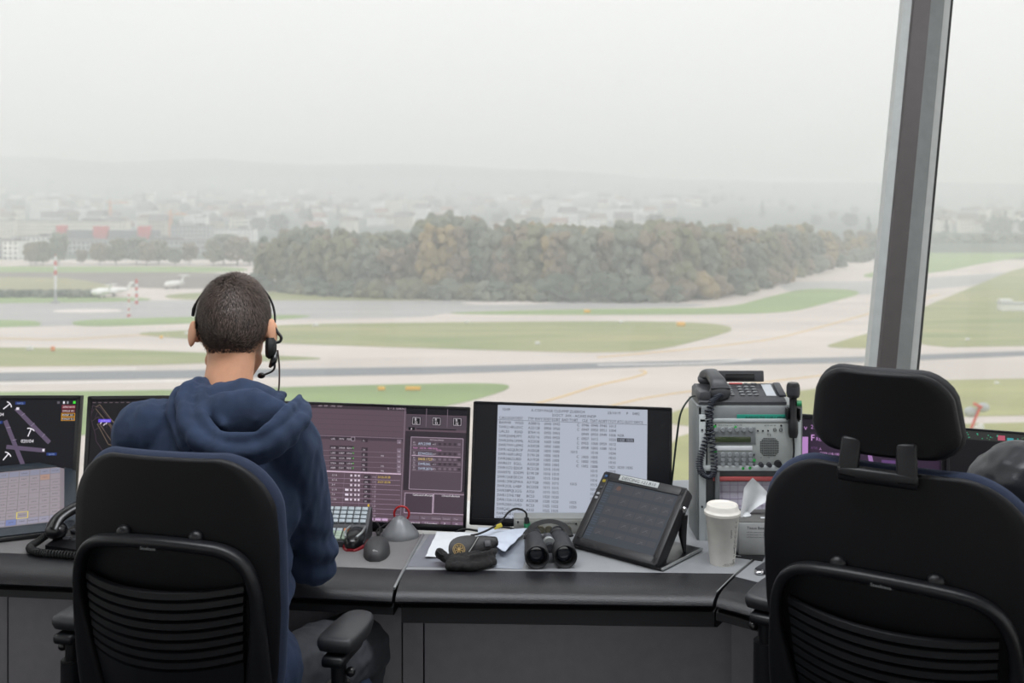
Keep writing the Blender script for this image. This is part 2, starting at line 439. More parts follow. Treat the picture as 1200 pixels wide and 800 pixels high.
for k in range(8):
    w, dep, h = rnd.uniform(13, 24), rnd.uniform(10, 14), rnd.choice([6, 8, 9, 12])
    a, r, x = house_parts(w, dep, h, 'gable' if k % 4 else 'flat')
    hp.append([a.build('wall', wm[[0, 0, 1, 3, 0, 1, 0, 2][k]], None, 30), r.build('roof', rm[k % 3], None, 30), x.build('window_row', win, None, 30)])
    for o in hp[-1]: C.objects.unlink(o)
for i in range(270):
    D = 1050 + 1500 * (rnd.random() ** 1.15)
    px = rnd.uniform(-30, 820) if i < 225 else rnd.uniform(1085, 1230)
    if 225 <= i: D = rnd.uniform(1150, 1900)
    x = (px - CX) * D / FL
    k = rnd.randrange(8)
    t = thing('town_house', ['hazy white house in the town below the hills', 'hazy pale house with a dark roof in the town below the hills'][k % 2], 'house', (x, D, ground_h(x, D) - 1), rnd.uniform(-.5, .5), 'houses of the hazy town')
    for s in hp[k]: c = s.copy(); C.objects.link(c); c.parent = t
    t.scale = (1.1, 1.1, rnd.uniform(1, 1.5))
for i in range(150):
    D = 1000 + 1900 * rnd.random() ** .9
    px = rnd.uniform(-30, 1030) if i % 5 else rnd.uniform(1080, 1230)
    x = (px - CX) * D / FL; h = rnd.uniform(10, 20); k = rnd.choice([0, 2, 2, 4, 1])
    cone = rnd.random() < .12
    plant(PR[2, 'cone'] if cone else PR[k, 'round'], (x, D, ground_h(x, D) - .5), h * (1.9 if cone else 1.1), h * 1.2, 'town_tree', 'hazy tall dark conifer among the town houses' if cone else 'hazy rounded tree among the town houses', 'trees among the town houses')
B = building
B('tower_block', 'tall white tower block above the forest, tallest of the town', 636, 654, 233, 1500, 0, 0, dep=18)
B('apartment_block', 'cream apartment block left of the dark tree top in the town', 452, 470, 234, 1500, 1)
B('apartment_block', 'cream apartment block just right of its twin in the town', 478, 500, 234, 1500, 1)
B('low_hall', 'long low white hall right of the white tower block', 697, 745, 244, 1400, 0)
B('low_hall', 'small grey-white hall between tower block and long hall', 660, 690, 248, 1450, 2)
B('warehouse', 'pale box-shaped warehouse at the left edge behind the field', 9, 27, 282, 700, 0)
B('warehouse', 'dark glazed hall at the far left edge behind the field', -40, 8, 281, 705, 2, 0)
B('office_building', 'long grey office building behind the row of trees', 66, 250, 281, 760, 2, 0, dep=20)
B('office_building', 'low pale building with dark roof band left of the trees', 22, 66, 277, 780, 0, 0, dep=20)
B('box_building', 'grey box-shaped building right of the red blocks', 203, 249, 264, 900, 2)
B('white_hall', 'white hall behind the trees, left of the forest', 250, 300, 268, 950, 0)
B('low_building', 'pale building in the left part of the town, flat roof', 0, 20, 258, 1000, 1)
B('low_building', 'long pale building with many windows behind the red blocks', 20, 150, 259, 1010, 1, 0)
B('apartment_block', 'white apartment block in the upper left of the town', 38, 66, 233, 1450, 0)
B('apartment_block', 'white apartment block left of the orange cranes', 84, 110, 243, 1400, 0)
B('apartment_block', 'white block below the right crane', 230, 243, 254, 1100, 0)
B('apartment_block', 'white apartment block between the two orange cranes', 166, 185, 241, 1450, 0)
dkb = pm('dark_band_glass', (92, 98, 106), .3)
mb = MB(); D = 880
a, b = at(78, 276, D), at(186, 271, D); mb.box(((a.x + b.x) / 2, D, (a.z + b.z) / 2 - 4), (b.x - a.x, 12, 14), .2)
tag(mb.build('glazed_hall', dkb, None, 30), 'dark glazed hall with red blocks at its ends', 'building')
redm = pm('red_facade', (206, 74, 78), .7)
for i, (x0, x1, y0, y1) in enumerate([(68, 77, 264, 274), (111, 126, 265, 277), (163, 176, 265, 276)]):
    D = 872; a, b = at(x0, y1, D), at(x1, y0, D)
    mb = MB(); mb.box(((a.x + b.x) / 2, D, (a.z + b.z) / 2), (b.x - a.x, 8, b.z - a.z), .2); mb.box(((a.x + b.x) / 2, D, a.z - 8), (b.x - a.x - 2, 5, 16))
    tag(mb.build('red_block', redm, None, 30), ['leftmost and smallest red block in the town', 'middle and widest red block in the town', 'rightmost red block in the town'][i], 'building', 'red blocks in the town')
orm = pm('orange_steel', (226, 150, 92), .6)
def crane(px, ytop, D, jl, jr, label):
    b = at(px, ytop, D); z0 = ground_h(b.x, D) - 1; s = D / FL
    t = thing('tower_crane', label, 'crane', (b.x, D, z0)); H = b.z - z0; r = 1.1
    m = MB()
    for sx in (-r, r):
        for sy in (-r, r): m.box((sx, sy, H / 2), (.4, .4, H))
    n = int(H / 3)
    for i in range(n): m.cyl((-r, -r, i * 3), (r, -r, i * 3 + 3), .16, seg=5); m.cyl((r, r, i * 3), (-r, r, i * 3 + 3), .16, seg=5)
    m.build('mast', orm, t, 30)
    m = MB(); x0, x1 = -jl * s, jr * s
    m.box(((x0 + x1) / 2, -.6, H), (x1 - x0, .4, .4)); m.box(((x0 + x1) / 2, .6, H), (x1 - x0, .4, .4)); m.box(((x0 + x1) / 2, 0, H + 1.5), (x1 - x0, .4, .4))
    k = int((x1 - x0) / 3)
    for i in range(k): m.cyl((x0 + i * 3, -.6, H), (x0 + i * 3 + 1.5, 0, H + 1.5), .14, seg=5); m.cyl((x0 + i * 3 + 1.5, 0, H + 1.5), (x0 + i * 3 + 3, -.6, H), .14, seg=5)
    m.build('jib', orm, t, 30)
    m = MB(); m.cyl((0, 0, H), (0, 0, H + 5), .5, seg=6); m.cyl((0, 0, H + 5), (x1 * .8, 0, H + 1.5), .12, seg=4); m.cyl((0, 0, H + 5), (x0 * .9, 0, H + 1.5), .12, seg=4); m.build('apex', orm, t, 30)
    m = MB(); m.box((x0 + 1.5, 0, H - 1), (3, 2, 2.5)); m.build('counterweight', wm[2], t, 30)
crane(129, 238, 1150, 5, 22, 'orange tower crane standing further left in the town')
crane(200, 252, 900, 6, 20, 'orange tower crane standing right, beside the grey box building')

# ---- masts with red and white bands
rw = [pm('mast_red', (198, 78, 66), .6), pm('mast_white', (224, 224, 222), .6), pm('mast_grey', (165, 168, 168), .6)]
def mast(px, y0, y1, label, bands, r=.35, base=True, lattice=False):
    g = g_at(px, y1); D = g.y; H = (y1 - y0) * D / FL
    t = thing('striped_mast', label, 'mast', g)
    n = len(bands)
    m = MB()
    for i, k in enumerate(bands):
        z0, z1 = H * (n - 1 - i) / n, H * (n - i) / n
        m.cyl((0, 0, z0), (0, 0, z1), r, seg=10, mi=k)
    m.build('pole', rw, t, 30)
    m = MB(); m.box((0, 0, .35), (2.6, 2.2, .9) if base else (1, 1, .7), .1); m.build('base', rw[2] if base else rw[0], t, 30)
    m = MB(); m.cyl((0, 0, H), (0, 0, H + .6), .25, seg=8); m.build('lamp', rw[0], t, 30)
mast(65, 300, 355, 'tall red and white mast left of the parked white aircraft', [1, 0, 1, 0, 1, 1, 1, 2, 2, 2], .5)
mast(160, 328, 356, 'short red and white banded mast right of the white aircraft', [0, 1, 0, 1, 0, 1, 0], .5, False)
mast(151, 347, 371, 'thin pale red and white mast in front of the left taxiway', [1, 0, 1, 1, 0, 1, 0], .25, False)
mast(582, 295, 350, 'tall mast in front of the forest, red and white at the top', [0, 1, 0, 1, 0, 1, 2, 2, 2, 2], .45)
mast(654, 318, 350, 'short banded mast in front of the forest, right one', [0, 1, 0, 1, 0, 1, 0], .5, False)

# ---- aircraft and small airfield things
acw = pm('aircraft_white', (240, 240, 238), .4)
def jet(px, py, L, rz, label):
    g = g_at(px, py); t = thing('parked_aircraft', label, 'aircraft', g, rz)
    m = MB(); m.tube([(-L * .5, 0, 2), (-L * .44, 0, 2.1), (-L * .36, 0, 2.2), (0, 0, 2.2), (L * .3, 0, 2.4), (L * .5, 0, 2.9)], [.1, .8, 1.3, 1.4, 1.0, .15], 14); m.build('fuselage', acw, t, 60)
    for s in (-1, 1):
        m = MB(); m.add([(-L * .08, s * .8, 1.6), (L * .12, s * .8, 1.6), (L * .22, s * L * .42, 2.1), (L * .16, s * L * .42, 2.1), (-L * .08, s * .8, 1.9), (L * .12, s * .8, 1.9), (L * .22, s * L * .42, 2.2), (L * .16, s * L * .42, 2.2)],
                       [(0, 1, 2, 3), (4, 7, 6, 5), (0, 4, 5, 1), (1, 5, 6, 2), (2, 6, 7, 3), (3, 7, 4, 0)]); m.build('wing', acw, t, 30)
        m = MB(); m.tube([(L * .2, s * 1.5, 2.8), (L * .26, s * 1.5, 2.8), (L * .38, s * 1.5, 2.8)], [.5, .6, .35], 12); m.build('engine', acw, t, 60)
    m = MB(); m.prism([(L * .34, 2.6), (L * .46, 2.9), (L * .56, 5.6), (L * .47, 5.6)], -.15, .15, M=Matrix(((1, 0, 0, 0), (0, 0, -1, 0), (0, 1, 0, 0), (0, 0, 0, 1)))); m.build('tail_fin', acw, t, 30)
    m = MB(); m.box((L * .52, 0, 5.6), (1.6, 6, .2), .05); m.build('tailplane', acw, t, 30)
    for x, y in ((-L * .38, 0), (L * .06, 1.4), (L * .06, -1.4)):
        m = MB(); m.cyl((x, y, .3), (x, y, 1.6), .12, seg=6); m.cyl((x, y - .2, .35), (x, y + .2, .35), .38, seg=12); m.build('landing_gear', rubber, t, 30)
jet(131, 347, 15, R(10), 'white jet aircraft parked beside the left field, nose to the left')
jet(118, 349, 10, R(-20), 'smaller white aircraft parked at the nose of the larger one')
jet(204, 338, 11, R(60), 'small distant white aircraft parked left of the head')
def blk(name, label, cat, px, py, w, d_, h, mat, grp=None, top=None):
    g = g_at(px, py); t = thing(name, label, cat, g, 0, grp)
    m = MB(); m.box((0, 0, h * .6), (w, d_, h * .8), min(w, h) * .08); m.build('panel', mat, t, 30)
    m = MB(); m.box((-w * .35, 0, h * .12), (w * .08, d_ * .6, h * .24)); m.box((w * .35, 0, h * .12), (w * .08, d_ * .6, h * .24)); m.build('support', rw[2], t, 30)
    return t
ysg = pm('sign_yellow', (244, 190, 84), .6)
blk('taxiway_sign', 'wide yellow sign on the near grass above the centre screen', 'sign', 484, 458, 3.1, .5, .95, ysg, 'yellow airfield signs')
blk('taxiway_sign', 'small yellow sign left of the wide one on the near grass', 'sign', 447, 458, 1.5, .5, .9, ysg, 'yellow airfield signs')
blk('taxiway_sign', 'yellow sign beside the thin grass strip before the forest', 'sign', 688, 367, 2.2, .5, 1.3, ysg, 'yellow airfield signs')
blk('taxiway_sign', 'yellow sign at the right tip of the large grass island', 'sign', 798, 383, 2.6, .5, 1.6, ysg, 'yellow airfield signs')
blk('taxiway_sign', 'small orange sign on the left grass island', 'sign', 62, 412, 1, .4, 1.4, pm('sign_orange', (232, 140, 80), .6), 'yellow airfield signs')
blk('taxiway_sign', 'small yellow sign left of the head near the concrete', 'sign', 189, 397, .8, .4, .9, ysg, 'yellow airfield signs')
for i, (px, py, w) in enumerate([(35, 411, 1.8), (219, 392, 1.2), (370, 383, 1.8), (547, 379, 1.4), (728, 379, 1.4), (630, 404, 1.3), (1134, 399, 1.1), (1168, 450, .8)]):
    blk('light_box', 'small white light box on the grass, ' + ['far left island', 'just left of the head', 'just right of the head', 'upper edge of the big island', 'right upper edge of the big island', 'middle of the big island', 'beyond the window post', 'above the far right screen'][i], 'marker', px, py, w, .6, w * .7, white, 'white light boxes on the grass')
m = MB(); g = g_at(1186, 364); t = thing('airfield_shed', 'small white equipment shed on the grass at the right edge', 'shed', g)
m.box((0, 0, 1.3), (9, 4, 2.6), .1); m.build('wall', acw, t, 30); m = MB(); m.box((0, 0, 2.8), (9.8, 4.8, .4), .05); m.build('roof', lgrey, t, 30)
m = MB(); m.box((-2.4, 0, 3.6), (4, 3, 1.3), .1); m.build('roof_box', white, t, 30)
g = g_at(1141, 512); t = thing('airfield_equipment', 'white and red airfield equipment with a slanting red arm, above the far right screen', 'airfield equipment', g)
m = MB(); m.tube([(-.9, 0, .3), (.1, 0, 2.7), (1.2, 0, 5.3)], .22, 8); m.box((.7, 0, 5.3), (1.5, .5, .45), .05, rot=Matrix.Rotation(R(25), 3, 'Y')); m.build('arm', pm('arm_red', (214, 92, 76), .6), t, 40)
m = MB(); m.ell((1.7, .3, 4.9), (1.1, .6, .8)); m.ell((-.3, .5, 4.1), (1.1, .6, .9)); m.build('drum', lgrey, t, 60)
m = MB(); m.box((1.0, .3, 1.5), (1.6, .8, 1.0), .15, rot=Matrix.Rotation(R(-15), 3, 'Y')); m.box((.2, .3, .4), (2.2, 1, .8), .1); m.build('housing', white, t, 40)

# ---- haze over the airfield (a real scattering volume)
m = bpy.data.materials.new('haze'); m.use_nodes = True; nt = m.node_tree; nt.nodes.clear()
o = nt.nodes.new('ShaderNodeOutputMaterial'); vs = nt.nodes.new('ShaderNodeVolumeScatter')
vs.inputs['Color'].default_value = (.94, .972, 1, 1); vs.inputs['Density'].default_value = HAZE = .00082; vs.inputs['Anisotropy'].default_value = 0
nt.links.new(vs.outputs[0], o.inputs['Volume'])
mb = MB(); mb.box((0, 12 + 2400, (GZ - 2 + 170) / 2), (13000, 4800, 170 - GZ + 2))
o = mb.build('haze', m, None, None); tag(o, kind='stuff')
# ================================================================== the tower cab
PB = V((1.203, 3.30, .62)); PD = V((.134, .10, 1.0))            # window post foot and its direction per metre of height
ZT = 3.15; K = ZT - .62
u2 = V((.643, -.766, 0)); rf0, rt0 = PB.copy(), PB + PD * K
lf0 = V((-2.6, 3.30, .62)); lt0 = V((-2.9, rt0.y, ZT))
r1f, r1t = rf0 + u2 * 2.6, rt0 + u2 * 2.75
lu = V((-.643, -.766, 0)); l1f, l1t = lf0 + lu * 2.2, lt0 + lu * 2.35
r2f, r2t = V((r1f.x, -3.2, .62)), V((r1t.x, -3.2, ZT)); l2f, l2t = V((l1f.x, -3.2, .62)), V((l1t.x, -3.2, ZT))
gm = glass_mat()
def pane(n, a, b, tb, ta):
    nrm = (b - a).cross(ta - a).normalized() * .012
    m = MB(); m.ring([[a, b, tb, ta], [a + nrm, b + nrm, tb + nrm, ta + nrm]])
    return struct(m.build(n, gm, None, None))
pane('window_1', lf0, rf0, rt0, lt0); pane('window_2', rf0, r1f, r1t, rt0); pane('window_3', l1f, lf0, lt0, l1t)
pane('window_4', r1f, r2f, r2t, r1t); pane('window_5', l2f, l1f, l1t, l2t)
wallm = pm('wall_paint_grey', (120, 118, 116), .7); carpet = pm('dark_carpet', (52, 52, 56), .95, bump=.4, bscale=500)
def lowwall(n, a, b):
    d_ = (b - a).cross(V((0, 0, 1))).normalized() * .1
    m = MB(); m.ring([[V((p.x, p.y, 0)), V((p.x, p.y, 0)) + d_, V((p.x, p.y, .60)) + d_, V((p.x, p.y, .60))] for p in (a, b)])
    struct(m.build(n, wallm, None, 30))
lowwall('wall_front', lf0, rf0); lowwall('wall_right', rf0, r1f); lowwall('wall_left', l1f, lf0); lowwall('wall_far_right', r1f, r2f); lowwall('wall_far_left', l2f, l1f)
lowwall('wall_back', r2f, l2f)
pane('window_6', r2f, l2f, l2t, r2t)
foot = [(p.x, p.y) for p in (l2f, l1f, lf0, rf0, r1f, r2f)]
m = MB(); m.prism(foot, -.1, 0); struct(m.build('floor', carpet, None, None))
m = MB(); m.prism([(p.x, p.y) for p in (l2t, l1t, lt0, rt0, r1t, r2t)], ZT, ZT + .12); struct(m.build('ceiling', pm('ceiling_white', (200, 200, 198), .9), None, None))
# sill ledge under the glass, light coloured
ledge = pm('white_laminate', (214, 214, 212), .5)
n2 = V((u2.y, -u2.x, 0)) * -1                                  # outward of right facet
inr = -V((-u2.y, u2.x, 0)) if V((-u2.y, u2.x, 0)).dot(V((0, 1, 0))) > 0 else V((-u2.y, u2.x, 0))
jn = V((rf0.x - .25, rf0.y - .52, 0))
m = MB(); m.prism([(-2.6, 2.80), (jn.x, 2.78), (rf0.x, rf0.y), (lf0.x, lf0.y)], .58, .615, bev=.004); struct(m.build('trim_1', ledge, None, 35))
re = r1f + inr * .5
m = MB(); m.prism([(jn.x, 2.78), (re.x, re.y), (r1f.x, r1f.y), (rf0.x, rf0.y)], .58, .615, bev=.004); struct(m.build('trim_2', ledge, None, 35))
# window post: extruded aluminium and painted faces
pf = [(-.105, .06), (-.105, -.01), (-.078, -.02), (-.074, -.045), (-.018, -.055), (.036, -.03), (.040, -.015), (.066, .0), (.066, .03), (.085, .04), (.085, .06)]
# profile: x along the wall direction, y outwards; faces get their own finish
fin = [alu, pm('post_dark_taupe', (72, 67, 67), .5), pm('post_grey', (118, 122, 122), .5, metal=.1), rubber, pm('post_light', (172, 175, 175), .5, metal=.1)]
fm = [4, 4, 1, 1, 2, 2, 4, 4, 3, 3, 0]
def post(foot_p, d_, name, yaw=0):
    cx, sy = math.cos(yaw), math.sin(yaw); m = MB(); loops = []
    for h in (-.04, K):
        c = foot_p + d_ * h
        loops.append([c + V((x * cx - y * sy, x * sy + y * cx, 0)) * .90 for x, y in pf])
    n = len(pf); vs = loops[0] + loops[1]
    for j in range(n):
        k = (j + 1) % n; m.add([vs[j], vs[k], vs[n + k], vs[n + j]], [(0, 1, 2, 3)], fm[j])
    struct(m.build(name, fin, None, 20))
post(PB, PD, 'trim_3', R(-8)); post(lf0, (lt0 - lf0) / K, 'trim_4', R(20)); post(r1f, (r1t - r1f) / K, 'trim_5', R(-60)); post(l1f, (l1t - l1f) / K, 'trim_6', R(60))

# ---- console desk
tops = pm('desk_laminate_dark', (112, 110, 111), .42, var=.1, nscale=12, bump=.05, bscale=300)
topc = pm('desk_laminate_grey', (138, 140, 143), .38, var=.06, nscale=12)
pad = pm('black_leatherette', (26, 26, 30), .36, bump=.35, bscale=420, var=.15)
padlow = pm('black_fascia', (10, 10, 14), .5)
panelm = pm('grey_panel', (128, 125, 130), .6, var=.05)
def desk(label, front, rear, mat, low=None, seams=(), ends=(None, None)):
    # front: left and right ends of the padded edge; rear: list of points right to left
    a, b = V((*front[0], 0)), V((*front[1], 0)); u = (b - a).normalized(); n = V((-u.y, u.x, 0))
    ea, eb = (V((*e, 0)).normalized() if e else n for e in ends)
    def off(p, e, t): return p + e * (t / e.dot(n))
    t = thing('console_desk', label, 'desk', (a + b) / 2); o = -(a + b) / 2; Mx = Matrix.Translation(o)
    m = MB(); A, Bq = off(a, ea, .12), off(b, eb, .12)
    m.prism([(A.x, A.y), (Bq.x, Bq.y)] + rear, ZD - .03, ZD, bev=.003, M=Mx); m.build('worktop', mat, t, 30)
    prof = [(.121, -.028), (.121, -.0005), (.09, -.001), (.05, -.004), (.022, -.010), (.006, -.020), (.0, -.030), (.004, -.036), (.02, -.038)]
    m = MB(); e = .002
    m.ring([[off(p, ee, y) + V((0, 0, ZD + z)) + u * s for y, z in prof] for p, ee, s in ((a, ea, e), (b, eb, -e))], M=Mx); m.build('padded_edge', pad, t, 50)
    a2, b2 = (a, b) if not low else (a + u * low[0], b)
    prof = [(.10, -.036), (.016, -.040), (.006, -.046), (.004, -.078 if low else -.062), (.02, -.086 if low else -.068), (.10, -.086 if low else -.068)]
    m = MB(); m.ring([[off(p, ee, y) + V((0, 0, ZD + z)) for y, z in prof] for p, ee in ((a2, ea), (b2, eb))], M=Mx); m.build('lower_fascia', padlow, t, 40)
    # panel below, one per bay
    cuts = [0] + list(seams) + [(b - a).length]
    for c0, c1 in zip(cuts, cuts[1:]):
        p = off(a, ea, .10) if c0 == 0 else a + u * (c0 + .002) + n * .10; q = off(b, eb, .10) if c1 == cuts[-1] else a + u * (c1 - .002) + n * .10
        m = MB(); m.ring([[V((x.x, x.y, .03)), V((x.x, x.y, .617)), V((x.x, x.y, .617)) + n * .02, V((x.x, x.y, .03)) + n * .02] for x in (p, q)], M=Mx); m.build('front_panel', panelm, t, 30)
    m = MB(); p, q = a + n * .2, b + n * .2
    m.ring([[V((x.x, x.y, 0)), V((x.x, x.y, .64)), V((x.x, x.y, .64)) + n * .02, V((x.x, x.y, 0)) + n * .02] for x in (p, q)], M=Mx); m.build('carcass', padlow, t, 30)
    return t
JL, JR = (-.267, 2.325), (-.232, 2.708)
BE = (.452, 2.300); ME = (.862, 2.93)
dirL = (-math.cos(R(6.5)), math.sin(R(6.5)))
LF = (JL[0] + dirL[0] * 1.9, JL[1] + dirL[1] * 1.9)
desk('left desk section with dark worktop, in front of the seated person', (LF, (JL[0] - .004, JL[1])), [(JR[0] - .004, JR[1]), (LF[0] + .05, LF[1] + .42)], tops, None, (.9,), (None, (.035, .383)))
desk('middle desk section holding the binoculars and the tilted touch panel', ((JL[0], JL[1]), BE), [ME, (.42, 2.95), (.42, 2.712), JR], topc, (.015,), (.055,), ((.035, .383), (.41, .63)))
RE = (.80, 2.028)
desk('right desk section running behind the empty chair with headrest', ((BE[0] + .004, BE[1] - .002), RE), [(1.22, 2.57), (ME[0] + .006, ME[1] - .002)], topc, None, (.075, .12), ((.41, .63), None))
# aluminium joint strips lie between sections
m = MB(); m.tube([V((JL[0] - .002, JL[1] + .01, ZD - .004)), V((JL[0] + .009, JL[1] + .12, ZD + .001)), V((JR[0] - .002, JR[1] - .01, ZD + .001))], .0035, 8)
m.tube([V((BE[0] + .012, BE[1] + .02, ZD - .006)), V((BE[0] + .075, BE[1] + .117, ZD + .0005)), V((ME[0], ME[1] - .01, ZD + .0005))], .0015, 8)
struct(m.build('trim_7', alu, None, 40))

# ================================================================== screens
class Screen:
    """display image: u right 0..1, v down 0..1, a stack of thin printed layers on a plane facing -Y"""
    def __init__(s, W, H, T): s.W, s.H, s.T, s.m, s.mats, s.k = W, H, T, MB(), [], {}
    def mi(s, c):
        key = c if isinstance(c, tuple) else c.name
        if key not in s.k:
            s.k[key] = len(s.mats); s.mats.append(em(c) if isinstance(c, tuple) else c)
        return s.k[key]
    def p(s, u, v, l): return V(((u - .5) * s.W, -.00025 * l, (.5 - v) * s.H))
    def rect(s, u0, v0, u1, v1, c, l=1):
        s.m.add([s.p(u0, v1, l), s.p(u1, v1, l), s.p(u1, v0, l), s.p(u0, v0, l)], [(0, 1, 2, 3)], s.mi(c), s.T)
    def poly(s, pts, c, l=1): s.m.add([s.p(u, v, l) for u, v in pts], [tuple(range(len(pts)))], s.mi(c), s.T)
    def line(s, u0, v0, u1, v1, w, c, l=2):
        a, b = s.p(u0, v0, l), s.p(u1, v1, l); d_ = (b - a).normalized(); n = V((-d_.z, 0, d_.x)) * w * s.H / 2
        s.m.add([a - n, b - n, b + n, a + n], [(0, 1, 2, 3)], s.mi(c), s.T)
    def frame(s, u0, v0, u1, v1, w, c, l=2):
        for q in ((u0, v0, u1, v0), (u1, v0, u1, v1), (u1, v1, u0, v1), (u0, v1, u0, v0)): s.line(*q, w, c, l)
    def text(s, t, u, v, h, c, al='L', l=3, sx=1.0):   # h in fractions of H, v = baseline
        q = s.p(u, v, l); s.m.text(t, q.x, q.z, h * s.H, s.T @ Matrix.Translation((0, q.y, 0)) @ XZ, s.mi(c), al, sx)
    def build(s, parent, name='display_image'): return s.m.build(name, s.mats, parent, None)
def panel_T(c, yaw, tilt, roll=0): return Matrix.Translation(V(c)) @ Matrix.Rotation(yaw, 4, 'Z') @ Matrix.Rotation(-tilt, 4, 'X') @ Matrix.Rotation(roll, 4, 'Y')
def monitor(label, ctr, W, H, yaw, tilt, painter, bez=.012, chin=.018, group=None, zb=.615, roll=0, depth=.045, name='flat_monitor'):
    """ctr: centre of the front face"""
    ctr = V(ctr); t = thing(name, label, 'monitor', (ctr.x, ctr.y + .06, zb)); T = Matrix.Translation(-V((ctr.x, ctr.y + .06, zb))) @ panel_T(ctr, yaw, tilt, roll)
    m = MB(); m.box((0, .011, 0), (W, .020, H), .003, M=T); m.box((0, depth * .7, 0), (W * .72, depth * .8, H * .7), .012, M=T); m.build('housing', black, t, 35)
    m = MB(); e = .0015
    for c, sz in (((0, e * -1, H / 2 - bez / 2), (W - .004, .004, bez)), ((0, -e, -H / 2 + chin / 2), (W - .004, .004, chin)), ((-W / 2 + bez / 2, -e, 0), (bez, .004, H - .004)), ((W / 2 - bez / 2, -e, 0), (bez, .004, H - .004))): m.box(c, sz, .0012, M=T)
    m.build('bezel', blacks, t, 35)
    s = Screen(W - 2 * bez, H - bez - chin, T @ Matrix.Translation((0, -.0005, (chin - bez) / 2)))
    painter(s); s.build(t)
    m = MB(); back = T @ V((0, depth * 1.1, -.02)); m.tube([back, V((back.x, back.y + .03, .10)), V((back.x, back.y + .03, .012))], [.03, .028, .028], 12); m.build('stand_neck', black, t, 40)
    m = MB(); m.box((back.x, back.y + .02, .006), (.22, .16, .012), .004); m.build('stand_foot', black, t, 35)
    return t

def pxmap(tl, tr, bl):
    tl, tr, bl = V(tl), V(tr), V(bl); a, b = tr - tl, bl - tl; det = a.x * b.y - a.y * b.x
    def f(px, py):
        d_ = V((px, py)) - tl
        return ((d_.x * b.y - d_.y * b.x) / det, (a.x * d_.y - a.y * d_.x) / det)
    return f
# ---- screen contents
def paint_table(s):             # page of departures, black on grey white
    bg, ink = (172, 178, 192), (40, 42, 50)
    s.rect(0, 0, 1, 1, (8, 9, 13), 0)
    L, Rr, T0, B0 = .116, .886, .006, .99
    s.rect(L, T0, Rr, B0, bg, 1)
    f = pxmap((582, 474), (761, 477), (576, 606))
    def U(px, py): a, b = f(px, py); return L + a * (Rr - L), T0 + b * (B0 - T0)
    w = Rr - L; cols = [.012, .118, .208, .262, .315, .373, .438, .492, .565, .627, .685, .745, .803, .915]
    def X(c): return L + c * w
    h = .024; r0 = .135; dr = .0395
    s.text('10:09', X(.03), .055, h, ink); s.text('A-COM PAGE CLD/FMP ZUERICH', X(.225), .055, h, ink); s.text('23/10/19', X(.735), .055, h, ink); s.text('P', X(.86), .055, h, ink); s.text('0482', X(.90), .055, h, ink)
    s.text('23OCT  IHX - ACARS INOP', X(.365), .092, h, ink)
    for c, t in zip([.012, .12, .205, .253, .307, .365, .432, .482, .567, .618, .675, .735, .80, .91], 'CALLSIGN DEST TYP RWY SOBT EOBT BAD TOBT CLE TSAT AOBT TTOT ATC-SLOT DEICE'.split()):
        s.text(t, X(c), .129, h, ink, sx=.92)
    s.line(L + .004, .137, Rr - .004, .137, .0028, ink)
    rows = ['BAW40 WSSS A388 16 0945 0945 - - C0946 0945 0946 1013', 'SWR214R LEVC A321 28 0950 0950 - - C0947 0950 0953 1004', 'UAL53 KIAD B764 16 0955 0955 - - 0949 0950 0949 1006 NSR',
            'SWR204M LPPT A321 16 0955 0955 - - C0957 1012 - 1020 #1020 #1035', 'SWR2096 LMML A320 28 1000 1000 - - C0955 1000 0959 1012', 'SWR79W LEMG A320 28 1000 1000 - - C0958 1000 1000 1014',
            'SWR162Q LROP A320 28 1000 1000 - 1015 - 1018 - 1034', 'SWR166R LIRQ E190 28 1005 1005 - - C1000 1005 - 1010', 'SWR286Z LIBD A319 28 1005 1005 - - C1000 1005 - 1010', 'SWR63Y EGLL A320 28 1005 1005 - - C1002 1008 - 1021 1030 1035',
            'SWR1072 EDDF BCS1 28 1010 1010 - - - 1010 - 1019', 'SWR97E EDDM E190 28 1010 1010 - - - 1013 - 1022', 'SWR126B EKCH A320 - 1015 1010 - - - 1016 - 1024 #1030 #1045', 'SWR139K EPWA A319 28 1005 1015 - 1015 - 1015 - 1026',
            'SWR203L LHBP BCS3 28 1015 1015 - - - 1016', 'SWR58PQ LSGG A320 - 1010 1015 - - - 1017', 'SWR137H LYBE BCS3 - 1020 1020 - - - 1020', 'SWR1326 UUDD A320 28 1020 1020 - 1025 - 1025', 'SWR200K LEMD BCS3 - 1025 1025 - 1030 - 1025',
            'SWR242 OMDB A333 - 1025 1025 - - - 1025', 'SWR2058 LEPA E190 - 1025 1025', 'SWR730 EHAM A320 - 1030 1030']
    for i, r in enumerate(rows):
        v = .170 + i * dr
        for c, t in zip(cols[:12] + [.803, .858], r.split()):
            if t == '-': continue
            if t[0] == '#':
                s.rect(X(c) - .002, v - h - .004, X(c) + .042, v + .005, ink, 2); s.text(t[1:], X(c), v, h, bg, l=4)
            elif t[0] == 'C' and c > .5: s.text('C', X(c) - .024, v, h, ink); s.text(t[1:], X(c), v, h, ink)
            else: s.text(t, X(c), v, h, ink)
def logo_tile(s):
    s.rect(.965, 1.01, .985, 1.05, (60, 150, 190), 12)
